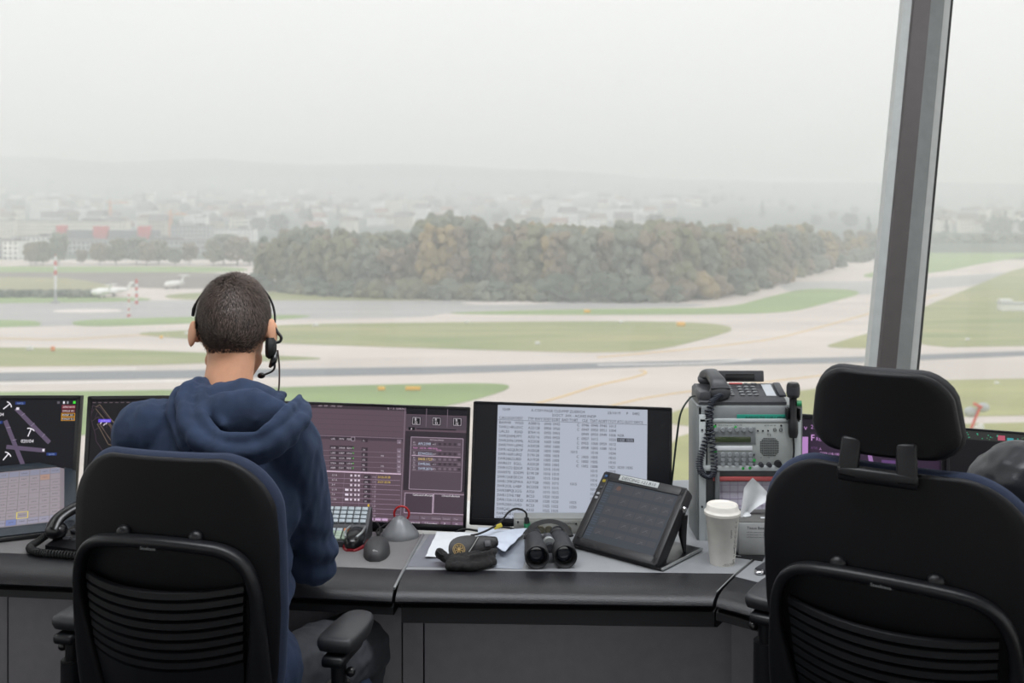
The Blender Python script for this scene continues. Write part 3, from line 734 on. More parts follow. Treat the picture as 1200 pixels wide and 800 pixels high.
def paint_strips(s):            # strip board: purple panels with little rows
    f = pxmap((321, 472), (549, 474.5), (316, 606)); r2 = random.Random(3)
    pur, drk, lt, pnk = (92, 76, 86), (48, 40, 48), (128, 112, 126), (196, 170, 200)
    s.rect(0, 0, 1, 1, pur, 0)
    def Rc(x0, y0, x1, y1, c, l=1): a = f(x0, y0); b = f(x1, y1); s.rect(max(0, a[0]), max(0, a[1]), min(1, b[0]), min(1, b[1]), c, l)
    def Ln(x0, y0, x1, y1, c, w=.005, l=3):
        a, b = f(x0, y0), f(x1, y1); cl = lambda q: (min(1, max(0, q[0])), min(1, max(0, q[1]))); s.line(*cl(a), *cl(b), w, c, l)
    def Tx(t, x, y, c, h=.017, l=6): a = f(x, y); s.text(t, a[0], a[1], h, c, l=l)
    s.rect(0, 0, 1, .03, (60, 50, 58), 1)
    for t, x in (('MENU', 330), ('ARR', 371), ('DEP', 378), ('GND', 386), ('STRIP', 394)): Tx(t, x, 474.5, (180, 165, 175), .014)
    Tx('Q  *  A  10:09:34', 454, 476, (190, 175, 185), .016)
    for i in range(5): Ln(322, 482 + 6.2 * i, 472, 484 + 6.2 * i, (84, 70, 80), .004)
    # upper table
    Ln(322, 508.5, 473, 510, lt); Rc(322, 509, 473, 514, (72, 60, 70))
    def chip(x, y, w=7.5, c=(205, 195, 205), bgc=(58, 48, 56)):
        Rc(x - 1, y - 2.6, x + w + 1, y + 1.6, bgc, 2); t = ''.join(r2.choice('0123456789ABEHKLRS') for _ in range(4 if w > 6 else 2)); Tx(t, x, y + 1, c, .016)
    for i, y in enumerate([512.5, 523, 529, 535, 541, 546.5]):
        if i: Ln(322, y + 3, 472, y + 4, (122, 106, 120), .004)
        for x in (326, 336, 346, 387, 397, 406): chip(x, y)
        chip(425, y + 1.5, 5); Rc(466, y - 1, 471, y + 4, (120, 104, 118), 2); Tx('10', 467, y + 3.4, (205, 190, 205), .015)
        if i: Tx('v', 413, y + 1, (120, 200, 110), .026)
        else: s.frame(*f(411.5, y - 2.5), *f(415.5, y + 2), .003, (180, 165, 180), 4)
        if i in (2, 4, 5): Tx('HG', 447, y + 3, (200, 190, 200), .014)
    Ln(322, 550, 471, 551.8, (210, 186, 206), .010)
    for i in range(11):
        y = 555 + i * 5.6
        Ln(322, y + 3.2, 470, y + 4.4, (146, 124, 144), .004)
        if i < 6:
            Tx(r2.choice(['2.1 A', '1 3.0', '3 4']), 389, y + 1, (215, 205, 215), .016)
            for x in (411, 416, 420): Rc(x, y - 1.2, x + 2.2, y + 1.2, (214, 200, 214), 4)
            if i > 2: Rc(405, y - 1.2, 409, y + 1.2, (224, 214, 228), 4)
            chip(428, y + 1.5, 6); Tx('1:04', 437, y + 2, (170, 155, 170), .014)
        else: Rc(432, y - 1, 434, y + 2, (200, 165, 60), 4); Tx('1:10', 437, y + 2, (175, 160, 175), .015)
        if i < 2: Tx('23:25:35:38', 443.5, y + 2, (214, 184, 80), .018)
    Ln(404, 552, 401, 606, (124, 106, 122), .004); Ln(423, 552, 421, 600, (124, 106, 122), .004); Ln(442, 552, 439, 606, (124, 106, 122), .004)
    for x in (432, 441, 449): Rc(x, 603.3, x + 6.8, 606.3, (200, 170, 205), 3)
    Rc(453, 607.5, 457, 610, (110, 200, 80), 3)
    # divider and the right-hand column
    Ln(475.5, 472, 470.5, 611, lt, .006)
    Rc(477, 473.3, 550, 482, (18, 16, 22), 2); Rc(477, 482, 550, 499, (76, 66, 76), 2)
    for x in (501, 526): Ln(x, 473, x - .8, 496, (110, 96, 108), .006, 5)
    for x in (483.5, 507.5, 532):
        Rc(x, 484, x + 10.5, 494, (12, 12, 16), 4); s.frame(*f(x + 1, 485), *f(x + 9.6, 493.2), .004, (190, 180, 190), 5); Tx('B', x + 3.2, 488.6, (225, 218, 225), .024); Tx('32', x + 2.8, 492.3, (225, 218, 225), .022)
    Rc(479.5, 496.5, 487, 500, (10, 10, 14), 4); Tx('A', 482, 499.5, (220, 210, 220), .018); Rc(489, 497.5, 536, 499.2, (14, 13, 18), 4)
    Rc(476, 501, 549, 571, (50, 42, 50), 2); Rc(482.5, 508, 542.5, 570, (84, 72, 82), 3)
    s.frame(*f(482.8, 508), *f(542, 569.5), .006, (160, 142, 158), 5)
    Tx('Announcements', 505, 511.5, (195, 180, 192), .014)
    for i, (t, y) in enumerate((('AFL2398', 515.5), ('', 520.5), ('EDW231L', 527), ('SWR1727', 533.5), ('SWR56L', 539), ('SWR2876', 544.5))):
        Ln(483.5, y + 2.6, 541, y + 3.4, (196, 172, 192) if i == 2 else (124, 108, 122), .006 if i == 2 else .0035, 5)
        if t:
            Tx(t, 491, y + 1.5, (226, 196, 120) if i == 3 else (186, 198, 220), .023); Tx('23', 485, y - .4, (200, 190, 200), .014); Tx('1054', 484.5, y + 2, (180, 168, 180), .011)
            for x in (507, 515, 521, 527, 533, 538): Rc(x, y - 1.5, x + 3.2, y + 1.4, (62, 52, 60) if (x + i) % 2 else (112, 98, 110), 5)
            Tx('A12', 508, y + 1.2, (200, 190, 200), .013)
        else: Tx('TAXI   15.5 50 - 1050 10:10', 485, y + 1, (226, 150, 206), .014); Tx('1.8 351', 512, y + 3, (226, 150, 206), .013)
    for x0, x1, t in ((476, 508.5, 'Outbound aftertaxi'), (510, 546.5, 'Inbound aftertaxi')):
        Rc(x0 - .4, 573, x1, 597, (170, 150, 168), 3); Rc(x0 + .4, 573.8, x1 - 1, 596, (72, 60, 70), 4); Tx(t, x0 + 9, 576.3, (235, 228, 235), .017)
    for x, t in ((475.5, ''), (494, 'Taxi'), (506, 'Outbound'), (519, 'Inbound'), (531.5, 'Clear')):
        Rc(x, 599, x + (17 if not t else 11.5), 603.6, (104, 90, 102), 3); Tx(t, x + 1.5, 602.6, (170, 156, 168), .014)
    for x, t, w in ((474, 'Workload 0', 20), (495.5, 'S Template', 20), (518, 'Z', 11), (531.5, 'O', 13)):
        Rc(x, 605, x + w, 610.3, (118, 98, 116), 3); Tx(t, x + 3.5, 608.8, (240, 234, 240), .018)
def paint_wind(s):              # runway wind display, dark
    f = pxmap((-133, 469), (89.5, 469), (-136, 606)); s.rect(0, 0, 1, 1, (11, 12, 18), 0)
    def q(x, y): return f(x, y)
    def bar(x0, y0, x1, y1, w, c=(92, 80, 102)): s.line(*q(x0, y0), *q(x1, y1), w / 137, c, 2)
    bar(17, 480, 59, 522, 5.4); bar(5, 495, 32, 556, 5.4); bar(8, 527, 54, 531.5, 5)
    bar(-90, 490, -40, 540, 5.4); bar(-110, 500, -60, 560, 5)
    for x0, y0, x1, y1 in ((24, 489, 28, 486), (36, 502, 40, 498), (50, 515, 53, 511), (7, 504, 12, 503), (15, 519, 20, 518)): s.line(*q(x0, y0), *q(x1, y1), .004, (150, 138, 160), 3)
    s.rect(*q(17.5, 479), *q(21, 482), (225, 220, 230), 4); s.rect(*q(51, 529.5), *q(53.5, 532.5), (225, 220, 230), 4)
    def arrow(x, y, a):
        ca, sa = math.cos(a), math.sin(a); pt = lambda u, v: (x + u * ca - v * sa, y + u * sa + v * ca)
        s.line(*q(*pt(0, 0)), *q(*pt(10, 0)), .009, (238, 234, 242), 3)
        for k in range(4):
            t0, t1 = -1.1 + .55 * k, -1.1 + .55 * (k + 1); s.line(*q(*pt(10 + 2.6 * math.cos(t0) - 2.4, 5 * math.sin(t0))), *q(*pt(10 + 2.6 * math.cos(t1) - 2.4, 5 * math.sin(t1))), .009, (238, 234, 242), 3)
    arrow(2, 481, R(-40)); arrow(33, 514.5, R(-70)); arrow(5, 543, R(-52)); arrow(-60, 500, R(-50))
    W = (240, 236, 244)
    def T(t, x, y, h, c=W, l=5): a = q(x, y); s.text(t, a[0], a[1], h / 137, c, l=l)
    T('050/04', -12, 489.5, 4.2); T('020/04', 25, 522, 4.2); T('040/05', -80, 520, 4.2)
    for x, y, t in ((16, 472.5, 'DATIS'), (56, 534.5, 'DATIS'), (-10, 496, 'DATIS')): s.rect(*q(x, y - .5), *q(x + 12, y + 3), (30, 52, 116), 3); T(t, x + 2.5, y + 2.4, 2, (150, 170, 210))
    for x, g in ((66, (96, 90, 100)), (73, W), (77.5, (150, 150, 156))): s.rect(*q(x, 471.5), *q(x + 3 - (x > 70), 474.5), g, 3)
    s.rect(*q(85, 471.2), *q(87.8, 474.4), (70, 220, 60), 3)
    for i, (t, c) in enumerate((('ZERO RATE', (112, 28, 44)), ('RWSUP 001', (86, 22, 36)), ('RWSIP 16S', (196, 140, 40)), ('RWSUP ALL', (196, 140, 40)))):
        y = 476 + i * 4.9
        s.rect(*q(71.5, y), *q(87.8, y + 4.6), c, 3)
        if i > 1: s.rect(*q(72.6, y + .8), *q(87, y + 3.9), (22, 18, 20), 4)
        T(t, 73, y + 3.4, 2.1, (235, 225, 228), 6)
def paint_map(s):               # airport ground map, dark
    f = pxmap((107, 467.5), (330, 467.5), (101, 606)); s.rect(0, 0, 1, 1, (16, 13, 18), 0); ln = (66, 54, 64); am = (112, 98, 84)
    q = f
    for x in range(8): s.line(*q(108 + x * 7, 470.5), *q(112 + x * 7, 470.5), .008, (96, 84, 92), 2)
    def pl(pts, c, w=.006):
        for a, b in zip(pts, pts[1:]): s.line(*q(*a), *q(*b), w, c, 3)
    pl([(108, 474), (106, 490), (112, 510), (113, 518), (118, 525), (124, 535)], ln); pl([(108, 474), (118, 477), (128, 490)], ln)
    pl([(112, 476), (117, 473), (140, 503), (140, 512), (112, 478)], am); pl([(116, 500), (114, 497), (117, 497), (136, 524), (128, 522), (116, 500)], am)
    pl([(132, 492), (150, 510)], am); pl([(128, 495), (146, 516)], am)
    pl([(107, 494), (115, 488), (122, 503), (128, 514)], ln); pl([(110, 505), (119, 500)], ln); pl([(160, 480), (240, 560), (300, 585)], am); pl([(170, 480), (250, 560)], ln)
    for k in range(9): pl([(110 + 4 * k, 478 + 4 * k), (106 + 5 * k, 486 + 4 * k)], ln, .004)
    s.rect(*q(115.5, 491), *q(131, 495), (100, 76, 220), 4); t = q(118, 494.2); s.text('ARRIVAL', t[0], t[1], .017, (180, 165, 250), l=6)
    for x, y in ((118, 497), (122, 499), (124.5, 497.5)): s.line(*q(x, y), *q(x + 1.5, y - 2.5), .008, (225, 215, 225), 5)
def paint_purple(s):            # right-hand page, magenta panels
    f = pxmap((940, 493), (1108, 501), (928, 600)); s.rect(0, 0, 1, 1, (26, 18, 30), 0); pk = (178, 130, 190)
    q = f
    s.poly([q(941, 513), q(948, 513), q(941, 575), q(933, 575)], pk, 2)
    s.rect(*q(951, 508), *q(1100, 550), (44, 28, 50), 1)
    T = lambda t, x, y, h, c=pk: s.text(t, *q(x, y), h / 107, c, l=4)
    T('23', 952, 504, 4.5); T('F', 950.5, 517, 7, (214, 160, 222)); T('REQUENCY', 957, 517, 4); T('v', 943.5, 505.5, 6)
    for i, t in enumerate(['A', 'COM 118.100 MHZ', 'RWY 28 / 16', 'QNH 1014  TL 070', 'LSZH 10:09', 'DEP 28  ARR 14', 'INFO BRAVO']): T(t, 960, 527 + i * 4.4, 2.6, (196, 150, 204))
    for i in range(4): T('ATIS', 950, 526 + i * 7, 2.6, (108, 70, 120))
    s.poly([q(1018, 530), q(1023, 530), q(1026, 560), q(1020, 560)], (150, 110, 165), 3); s.rect(*q(1040, 528), *q(1100, 529), (90, 70, 100), 3); s.rect(*q(1034, 536), *q(1050, 540), (90, 60, 110), 3)
def paint_dark(s):              # mostly black page with a speckled status bar
    s.rect(0, 0, 1, 1, (14, 13, 17), 0); s.rect(.0, .0, 1, .07, (46, 48, 46), 1); r3 = random.Random(9)
    for i in range(120):
        u, v = r3.random() * .97, .012 + .05 * r3.random(); s.rect(u, v, u + .006, v + .008, r3.choice([(50, 150, 110), (90, 96, 84), (70, 110, 80), (30, 34, 34), (46, 170, 140)]), 2)
    s.rect(.055, .018, .075, .045, (70, 190, 160), 3); s.rect(.235, .02, .27, .06, (178, 84, 104), 3); s.rect(.28, .035, .31, .06, (60, 150, 160), 3)
def paint_touch(s):             # telephone/radio touch page: pale grid of keys
    s.rect(0, 0, 1, 1, (132, 124, 130), 0); r4 = random.Random(5); n, k = 16, 9
    for i in range(n):
        for j in range(k):
            u0, v0 = .02 + i * .06, .02 + j * .107; c = (150, 142, 148)
            if j == 0: c = (136, 138, 156)
            if i < 10 and j > 0: c = (158, 146, 146)
            if j == 0 and i < 9: c = (150, 142, 128)
            if (i, j) == (14, 1): c = (168, 138, 126)
            if (i, j) == (11, 8): c = (112, 124, 172)
            if (i, j) == (12, 7): s.rect(u0 - .006, v0 - .01, u0 + .060, v0 + .107, (214, 196, 88), 1)
            if j == 8: c = (146, 144, 162) if (i, j) != (11, 8) else c
            s.rect(u0, v0, u0 + .055, v0 + .098, c, 2)
            if r4.random() < .85: s.text(r4.choice(['APP', 'DEP', 'GND', 'TWR W', 'ACC', 'SUP', 'APRON', 'MET', 'FIRE', 'REGA', 'OPS']), u0 + .027, v0 + .06, .022, (86, 80, 92), 'C')
            if r4.random() < .3 and i < 10: s.rect(u0 + .012, v0 + .075, u0 + .043, v0 + .084, (206, 150, 110), 3)
def paint_deice(s):             # dim key page on the tilted touch panel
    s.rect(0, 0, 1, 1, (50, 56, 64), 0); r5 = random.Random(8)
    for j in range(5):
        for i in range(6):
            u0, v0 = .115 + i * .148, .035 + j * .19
            s.rect(u0, v0, u0 + .135 if i < 5 else u0 + .11, v0 + (.135 if j < 4 else .09), (60, 61, 66), 1)
            if r5.random() < .5:
                s.line(u0 + .03, v0 + .09, u0 + .09, v0 + .04, .008, (84, 88, 92), 2); s.line(u0 + .05, v0 + .04, u0 + .1, v0 + .08, .006, (78, 82, 86), 2)
        for k in range(4): s.rect(.02, .04 + j * .19 + k * .04, .09, .06 + j * .19 + k * .04, (60, 70, 82), 1)
    s.ell = None
    s.poly([(.19 + .035 * math.cos(a * .7), .09 + .04 * math.sin(a * .7)) for a in range(9)], (92, 70, 62), 2)
# ---- monitors
MG = 'flat monitors along the console'
monitor('wide flat monitor at the far left showing runways and wind numbers', at(-24, 535, 2.93), .56, .345, 0, R(9), paint_wind, group=MG, bez=.011)
monitor('flat monitor with a dark airport map, partly behind the person', at(210, 535, 2.93), .535, .345, R(2), R(9), paint_map, group=MG)
monitor('flat monitor with purple strip board, right beside the hooded person', at(432, 545, 2.85), .555, .335, R(-4.5), R(9), paint_strips, bez=.007, group=MG, roll=R(1))
mn = monitor('flat monitor with a grey-white departure table', at(669, 546, 2.83), .553, .335, R(-4.5), R(9), paint_table, bez=.006, group=MG, roll=R(1))
monitor('flat monitor with purple text page behind the headrest of the empty chair', at(1019, 555, 2.90), .41, .31, R(-14), R(16), paint_purple, bez=.014, roll=R(1))
monitor('large dark monitor with green speckled status bar at the right edge', at(1236, 590, 2.72), .53, .36, R(-16), R(9), paint_dark, bez=.006, roll=R(1))

# ---- touch panels
def touch_panel(name, label, BLp, BRp, W, H, tilt, painter, hous, sc_in, stand=True, dep=.035, tag_text=None):
    bl, br = on_desk(*BLp), on_desk(*BRp); yaw = math.atan2(br.y - bl.y, br.x - bl.x); c = (bl + br) / 2
    t = thing(name, label, 'touch panel', c, yaw)
    T = Matrix.Translation((0, 0, .012)) @ Matrix.Rotation(-tilt, 4, 'X') @ Matrix.Translation((0, 0, H / 2))
    m = MB(); m.box((0, dep / 2, 0), (W, dep, H), .006, M=T); m.box((0, dep + .006, 0), (W * .8, .014, H * .8), .005, M=T); m.build('housing', hous, t, 35)
    m = MB(); e = -.0012
    x0, x1, z0, z1 = sc_in
    for cc, sz in (((0, e, H / 2 - z1 / 2), (W - .006, .004, z1)), ((0, e, -H / 2 + z0 / 2), (W - .006, .004, z0)), ((-W / 2 + x0 / 2, e, 0), (x0, .004, H - .006)), ((W / 2 - x1 / 2, e, 0), (x1, .004, H - .006))): m.box(cc, sz, .0015, M=T)
    m.build('bezel', hous, t, 35)
    s = Screen(W - x0 - x1, H - z0 - z1, T @ Matrix.Translation(((x0 - x1) / 2, -.0004, (z0 - z1) / 2))); painter(s); s.build(t)
    return t, T
slate = pm('slate_blue_plastic', (46, 54, 62), .45)
tp, T = touch_panel('touch_panel', 'pale key-grid touch panel tilted back on the left desk', (-170, 655), (90, 624), .50, .30, R(67), paint_touch, slate, (.030, .030, .034, .026))
m = MB(); m.box((0, .06, .006), (.44, .14, .012), .004); m.box((0, .12, .08), (.10, .015, .16), .004); m.build('stand', blacks, tp, 35)
tp, T = touch_panel('touch_panel', 'black tilted touch panel with a DEICING sticker on a desk stand', (673, 643), (766, 668.5), .252, .212, R(44), paint_deice, black, (.022, .018, .022, .024))
m = MB(); m.box((-.014, -.0042, .096), (.118, .0012, .015), .0004, M=T); st = m.build('sticker', pm('silver_label', (176, 180, 180), .5), tp, 35)
m = MB(); m.text('DEICING 121.810', -.014, .0915, .0088, T @ Matrix.Translation((0, -.0052, 0)) @ XZ, 0, 'C', 1.15); m.build('sticker_text', pm('print_black', (24, 24, 28), .6), tp, None)
m = MB()
for i, z in enumerate((.092, .078, .058, .040, .028)): m.box((-.114, -.0042, z), (.009, .003, .0075), .002, mi=[3, 1, 2, 0, 0][i], M=T)
m.build('side_button', [pm('button_grey', (150, 152, 156), .4), em((150, 136, 40)), pm('button_dark', (60, 60, 64), .4), pm('button_blue', (50, 84, 124), .5)], tp, 35)
m = MB(); m.box((.13, .012, .055), (.01, .016, .016), .005, M=T); m.build('hinge_knob', chrome, tp, 35)
for x in (.122, -.10):
    m = MB(); p0 = T @ V((x, .03, .05)); m.tube([p0, V((x, .125, .055)), V((x, .135, .008))], [.011, .010, .004], 10); m.build('strut', black, tp, 40)
m = MB(); m.box((.0, .10, .004), (.27, .19, .008), .003); m.build('base_plate', blacks, tp, 35)
m = MB(); m.box((.137, .10, .006), (.006, .19, .006), .002); m.build('base_rail', alu, tp, 35)
# ---- radio rack
S0 = 2.647 / 1200
RX, RY = (820 - 600) * S0, 2.655
t = thing('radio_rack', 'light grey radio rack carrying the desk phone, at the end of the middle desk', 'radio', (RX, RY, ZD))
W, H, D = .262, .346, .125
def rx(px): return (px - 820) * S0
def rz(py): return (634 - py) * S0
m = MB(); m.box((-.003, D / 2, H / 2), (.006, D, H), .002); m.box((W + .003, D / 2, H / 2), (.006, D, H), .002); m.box((W / 2, D / 2, H), (W + .012, D, .006), .002); m.box((W / 2, D, H / 2), (W, .006, H), .001); m.box((W / 2, D / 2, .004), (W, D, .008), .001)
m.build('case', grey, t, 35)
m = MB(); m.box((.008, -.001, H / 2 - .01), (.018, .008, H - .02), .002); m.box((W - .008, -.001, H / 2 - .01), (.018, .008, H - .02), .002); m.box((W / 2, -.001, rz(549)), (W, .010, .014), .002); m.box((W / 2, -.001, rz(493)), (W, .008, .010), .002); m.build('front_rail', pm('white_aluminium', (196, 202, 203), .4, metal=.3), t, 35)
m = MB(); m.box((W / 2, .004, rz(484.5)), (W - .01, .012, .034), .002); m.build('top_panel', pm('rack_grey', (132, 136, 138), .5), t, 35)
m = MB(); m.box(((rx(864) + rx(921)) / 2, -.0025, rz(489)), (rx(921) - rx(864), .0015, .013), .0004); m.build('teal_label', pm('teal_label', (34, 142, 122), .5), t, 35)
m = MB(); m.text('RADIO TX 118.1 MHz T3', rx(874), rz(491), .0062, Matrix.Translation((0, -.0036, 0)) @ XZ, 0, 'L', 1.3); m.build('teal_label_text', pm('print_black', (24, 24, 28)), t, None)
# radio faceplate
fp = pm('faceplate_grey', (168, 173, 171), .45, metal=.2)
m = MB(); m.box((W / 2 + .004, .002, rz(521)), (W - .034, .010, rz(495.5) - rz(546.5)), .002); m.build('faceplate', fp, t, 35)
y0 = -.0035
m = MB(); m.box(((rx(838) + rx(886)) / 2, y0, (rz(501) + rz(521)) / 2), (rx(886) - rx(838), .002, rz(501) - rz(521)), .0008); m.box(((rx(838) + rx(886)) / 2, y0, (rz(529) + rz(548)) / 2), (rx(886) - rx(838), .002, rz(530) - rz(546.5)), .0008); m.build('key_panel', pm('key_panel_grey', (118, 122, 124), .5), t, 35)
m = MB(); m.box(((rx(838) + rx(880)) / 2, y0 - .002, (rz(512) + rz(518.5)) / 2), (rx(880) - rx(838), .002, rz(512) - rz(518.5)), .0006); m.build('lcd', pm('lcd_green', (64, 74, 52), .2), t, 35)
m = MB(); m.box(((rx(838) + rx(882)) / 2, y0 - .0005, (rz(523) + rz(528)) / 2), (rx(882) - rx(838), .002, rz(523) - rz(528)), .0006); m.build('paper_strip', paper, t, 35)
bt = pm('radio_button_grey', (138, 143, 146), .4)
for zz, n in ((503.5, 6), (533, 6), (538.5, 6), (544, 6)):
    for i in range(n):
        m = MB(); m.cyl((rx(839 + i * 8.2), y0, rz(zz)), (rx(839 + i * 8.2), y0 - .005, rz(zz)), .0062, .0052, 14); m.build('push_button', bt, t, 40)
gm2 = pm('green_dot', (44, 168, 70), .5)
for x, y in ((838, 500), (862.5, 501), (838.5, 529), (884, 539.5), (871, 549), (879, 548.5)):
    m = MB(); m.cyl((rx(x), y0 - .0005, rz(y)), (rx(x), y0 - .003, rz(y)), .0038, seg=12); m.build('green_dot', gm2, t, 40)
m = MB()
for j in range(11):
    for i in range(12):
        if (i in (0, 11) and j in (0, 1, 9, 10)) or (i in (1, 10) and j in (0, 10)): continue
        m.cyl((rx(892 + i * 1.85), y0 + .0005, rz(514 + j * 2)), (rx(892 + i * 1.85), y0 - .0012, rz(514 + j * 2)), .0014, seg=6)
m.build('speaker_hole_grid', pm('print_black', (24, 24, 28)), t, 35)
for x, y, r in ((888.5, 505, .0022), (894.5, 505, .0022), (900.5, 505, .0022), (884, 533, .002), (884, 545.5, .002), (839, 498, .002), (916, 499, .0025)):
    m = MB(); m.cyl((rx(x), y0, rz(y)), (rx(x), y0 - .002, rz(y)), r, seg=10); m.build('indicator', pm('print_black', (24, 24, 28)), t, 35)
for x, y, r in ((892, 544.5, .0065), (901.5, 544.5, .0065), (912, 543.5, .0095)):
    m = MB(); m.cyl((rx(x), y0, rz(y)), (rx(x), y0 - .012, rz(y)), r, r * .85, 18); m.build('knob', black if r > .007 else dark, t, 40)
for x, y in ((908.5, 504), (915.5, 504)):
    m = MB(); m.tube([V((rx(x), y0 - .001, rz(y))) + V((.004 * math.cos(a * .785), 0, .004 * math.sin(a * .785))) for a in range(9)], .0007, 5); m.build('dial_mark', pm('print_black', (24, 24, 28)), t, 40)
m = MB(); Mt = Matrix.Translation((0, y0 - .0012, 0)) @ XZ
for s_, x, y, h in (('Bedienungsgeraet   Radio 100', 842, 499, .0034), ('BETR. SW  08', 896, 499.5, .0034), ('Frequenz 118,100   118,975 MHz', 843, 527, .0036), ('T3', 899, 511.5, .0068), ('AF', 891, 537, .003), ('SQ', 900, 537, .003)): m.text(s_, rx(x), rz(y), h, Mt, 0, 'L', 1.1)
m.build('faceplate_text', pm('print_black', (24, 24, 28)), t, None)
# lower bay with strip chart
m = MB(); m.box((W / 2, .022, (rz(555) + rz(612)) / 2), (W - .03, .006, rz(553) - rz(612)), .001); m.box((rx(841), .005, (rz(553) + rz(612)) / 2), (.012, .02, rz(553) - rz(612)), .002); m.build('lower_bay', pm('bay_grey', (104, 108, 110), .5), t, 35)
m = MB(); m.box((W / 2 + .008, .002, rz(562)), (W - .055, .006, .012), .002); m.build('red_label', pm('red_label', (176, 84, 84), .5), t, 35)
chart = pm('chart_paper', (206, 202, 216), .6)
m = MB(); m.box((W / 2 + .012, .016, (rz(567) + rz(612)) / 2), (W - .065, .003, rz(567) - rz(612))); m.build('chart_paper', chart, t, 35)
m = MB()
for i in range(9): m.box((rx(848 + i * 9.5), .0142, (rz(567) + rz(612)) / 2), (.0009, .001, rz(567) - rz(612)))
for i in range(6): m.box((W / 2 + .012, .0142, rz(571 + i * 8)), (W - .065, .001, .0009))
for i in range(4): m.box((rx(858 + i * 7), .0142, rz(604 - i * 2)), (.005, .001, .014), mi=1)
m.build('chart_line', [pm('chart_grid', (168, 150, 180)), pm('chart_violet', (132, 92, 196))], t, 35)
m = MB(); m.box((W / 2, 0, rz(625)), (W - .034, .010, .045), .002); m.build('lower_panel', lgrey, t, 35)
for x, y in ((823, 504), (823, 594), (930, 594), (930, 504)):
    m = MB(); m.cyl((rx(x), -.004, rz(y)), (rx(x), -.0065, rz(y)), .0028, seg=10); m.build('screw', dark, t, 40)

# ---- telephone on the rack
RT = ZD + H + .004
def coil(path, R_, r, turns, seg=7):
    p = smooth_path(path, 14); T, N, B = frames(p); n = len(p); out = []
    k = turns * 8
    for i in range(k + 1):
        f = i / k * (n - 1); a = int(min(f, n - 2)); q = p[a].lerp(p[a + 1], f - a); an = i / 8 * 2 * math.pi
        out.append(q + (N[a] * math.cos(an) + B[a] * math.sin(an)) * R_)
    m = MB(); m.tube(out, r, seg); return m
phg = pm('anthracite_plastic', (60, 61, 64), .45, bump=.08, bscale=800)
t = thing('desk_telephone', 'anthracite desk telephone standing on top of the radio rack', 'telephone', (rx(872) + RX, RY + .004, RT))
t.scale = (1, .56, .62)
Xp = lambda px: (px - 872) * S0
m = MB()   # wedge body, sides lofted
prof = [(0, 0), (0, .012), (.012, .022), (.16, .062), (.185, .060), (.19, 0)]
L = []
for x, k in ((-.115, .0), (-.108, 1), (.108, 1), (.113, .0)):
    L.append([V((x, y, z * (1 if k else .8))) for y, z in prof])
m.ring(L); m.build('phone_body', phg, t, 40)
sl = math.atan2(.040, .148); Mp = Matrix.Translation((0, .012, .022)) @ Matrix.Rotation(sl, 4, 'X')   # keypad plane: x right, y up the slope
m = MB(); m.box((Xp(869), .135, .006), (.022, .05, .012), .004, M=Mp); m.build('cradle', phg, t, 40) if 0 else None
m = MB(); m.box((Xp(879), .178, .025), (.125, .012, .048), .004, rot=Matrix.Rotation(R(-25), 3, 'X'), M=Mp); m.build('display_hood', phg, t, 40)
m = MB(); m.box((Xp(878), .169, .026), (.078, .004, .026), .001, rot=Matrix.Rotation(R(-25), 3, 'X'), M=Mp); m.build('phone_display', blacks, t, 40)
m = MB(); m.box((Xp(872), .150, .003), (.035, .012, .004), .001, M=Mp); m.build('red_phone_label', pm('red_label', (176, 84, 84), .5), t, 40)
ky = pm('phone_key', (122, 124, 126), .4)
for c, x in enumerate((862, 874, 882.5, 890.5)):
    for r_ in range(4 if c else 5):
        m = MB(); m.ell((Xp(x), .035 + r_ * (.026 if c else .021), .004), (.0072 if c else .0058, .0055, .005), sub=2, M=Mp); m.build('key', ky, t, 50)
for x in (884, 892, 895):
    m = MB(); m.box((Xp(x), .145, .005), (.010, .006, .006), .002, rot=Matrix.Rotation(R(-20), 3, 'Z'), M=Mp); m.build('function_key', ky, t, 40)
m = MB(); m.box((Xp(908), .085, .0015), (.026, .115, .003), .001, M=Mp); m.build('name_card', pm('card_white', (176, 180, 184), .6), t, 40)
m = MB(); m.box((Xp(921), .085, .004), (.020, .13, .012), .005, M=Mp); m.build('side_block', dark, t, 40)
# handset lies across the left of the phone
m = MB()
hs = [V((Xp(846), .012, .062)), V((Xp(844), .03, .088)), V((Xp(842), .08, .104)), V((Xp(841), .13, .110)), V((Xp(839), .175, .098)), V((Xp(839), .19, .078))]
hp_ = smooth_path(hs, 5); T_, N_, B_ = frames(hp_); L = []
for i, p in enumerate(hp_):
    f = i / (len(hp_) - 1); w = .026 - .009 * math.sin(f * math.pi); th = .022
    L.append([p + V((1, 0, 0)) * w * math.copysign(abs(math.cos(a)) ** .5, math.cos(a)) + T_[i].cross(V((1, 0, 0))) * th * math.copysign(abs(math.sin(a)) ** .6, math.sin(a)) for a in [2 * math.pi * k / 20 for k in range(20)]])
m.ring(L); m.ell((Xp(846), .02, .05), (.028, .030, .036)); m.ell((Xp(839), .178, .075), (.027, .026, .022)); hd = m.build('handset', phg, t, 50)
m = MB(); m.box((Xp(828), .09, .030), (.035, .17, .05), .012); m.build('handset_rest', phg, t, 40)
pc = [V((q_[0], q_[1], q_[2] if q_[2] > 0 else q_[2] / .62)) for q_ in ((Xp(846), -.004, .045), (Xp(838), -.015, .028), (Xp(833), -.018, .0), (Xp(831), -.022, -.06), (Xp(824), -.024, -.11), (Xp(819.5), -.024, -.145), (Xp(822), -.024, -.172), (Xp(830), -.024, -.184), (Xp(836), -.024, -.172), (Xp(836.5), -.024, -.13), (Xp(833), -.02, -.07), (Xp(830), -.016, -.01))]
coil(pc, .0078, .0027, 58).build('coiled_cord', pm('cord_navy', (34, 38, 50), .4), t, 60)
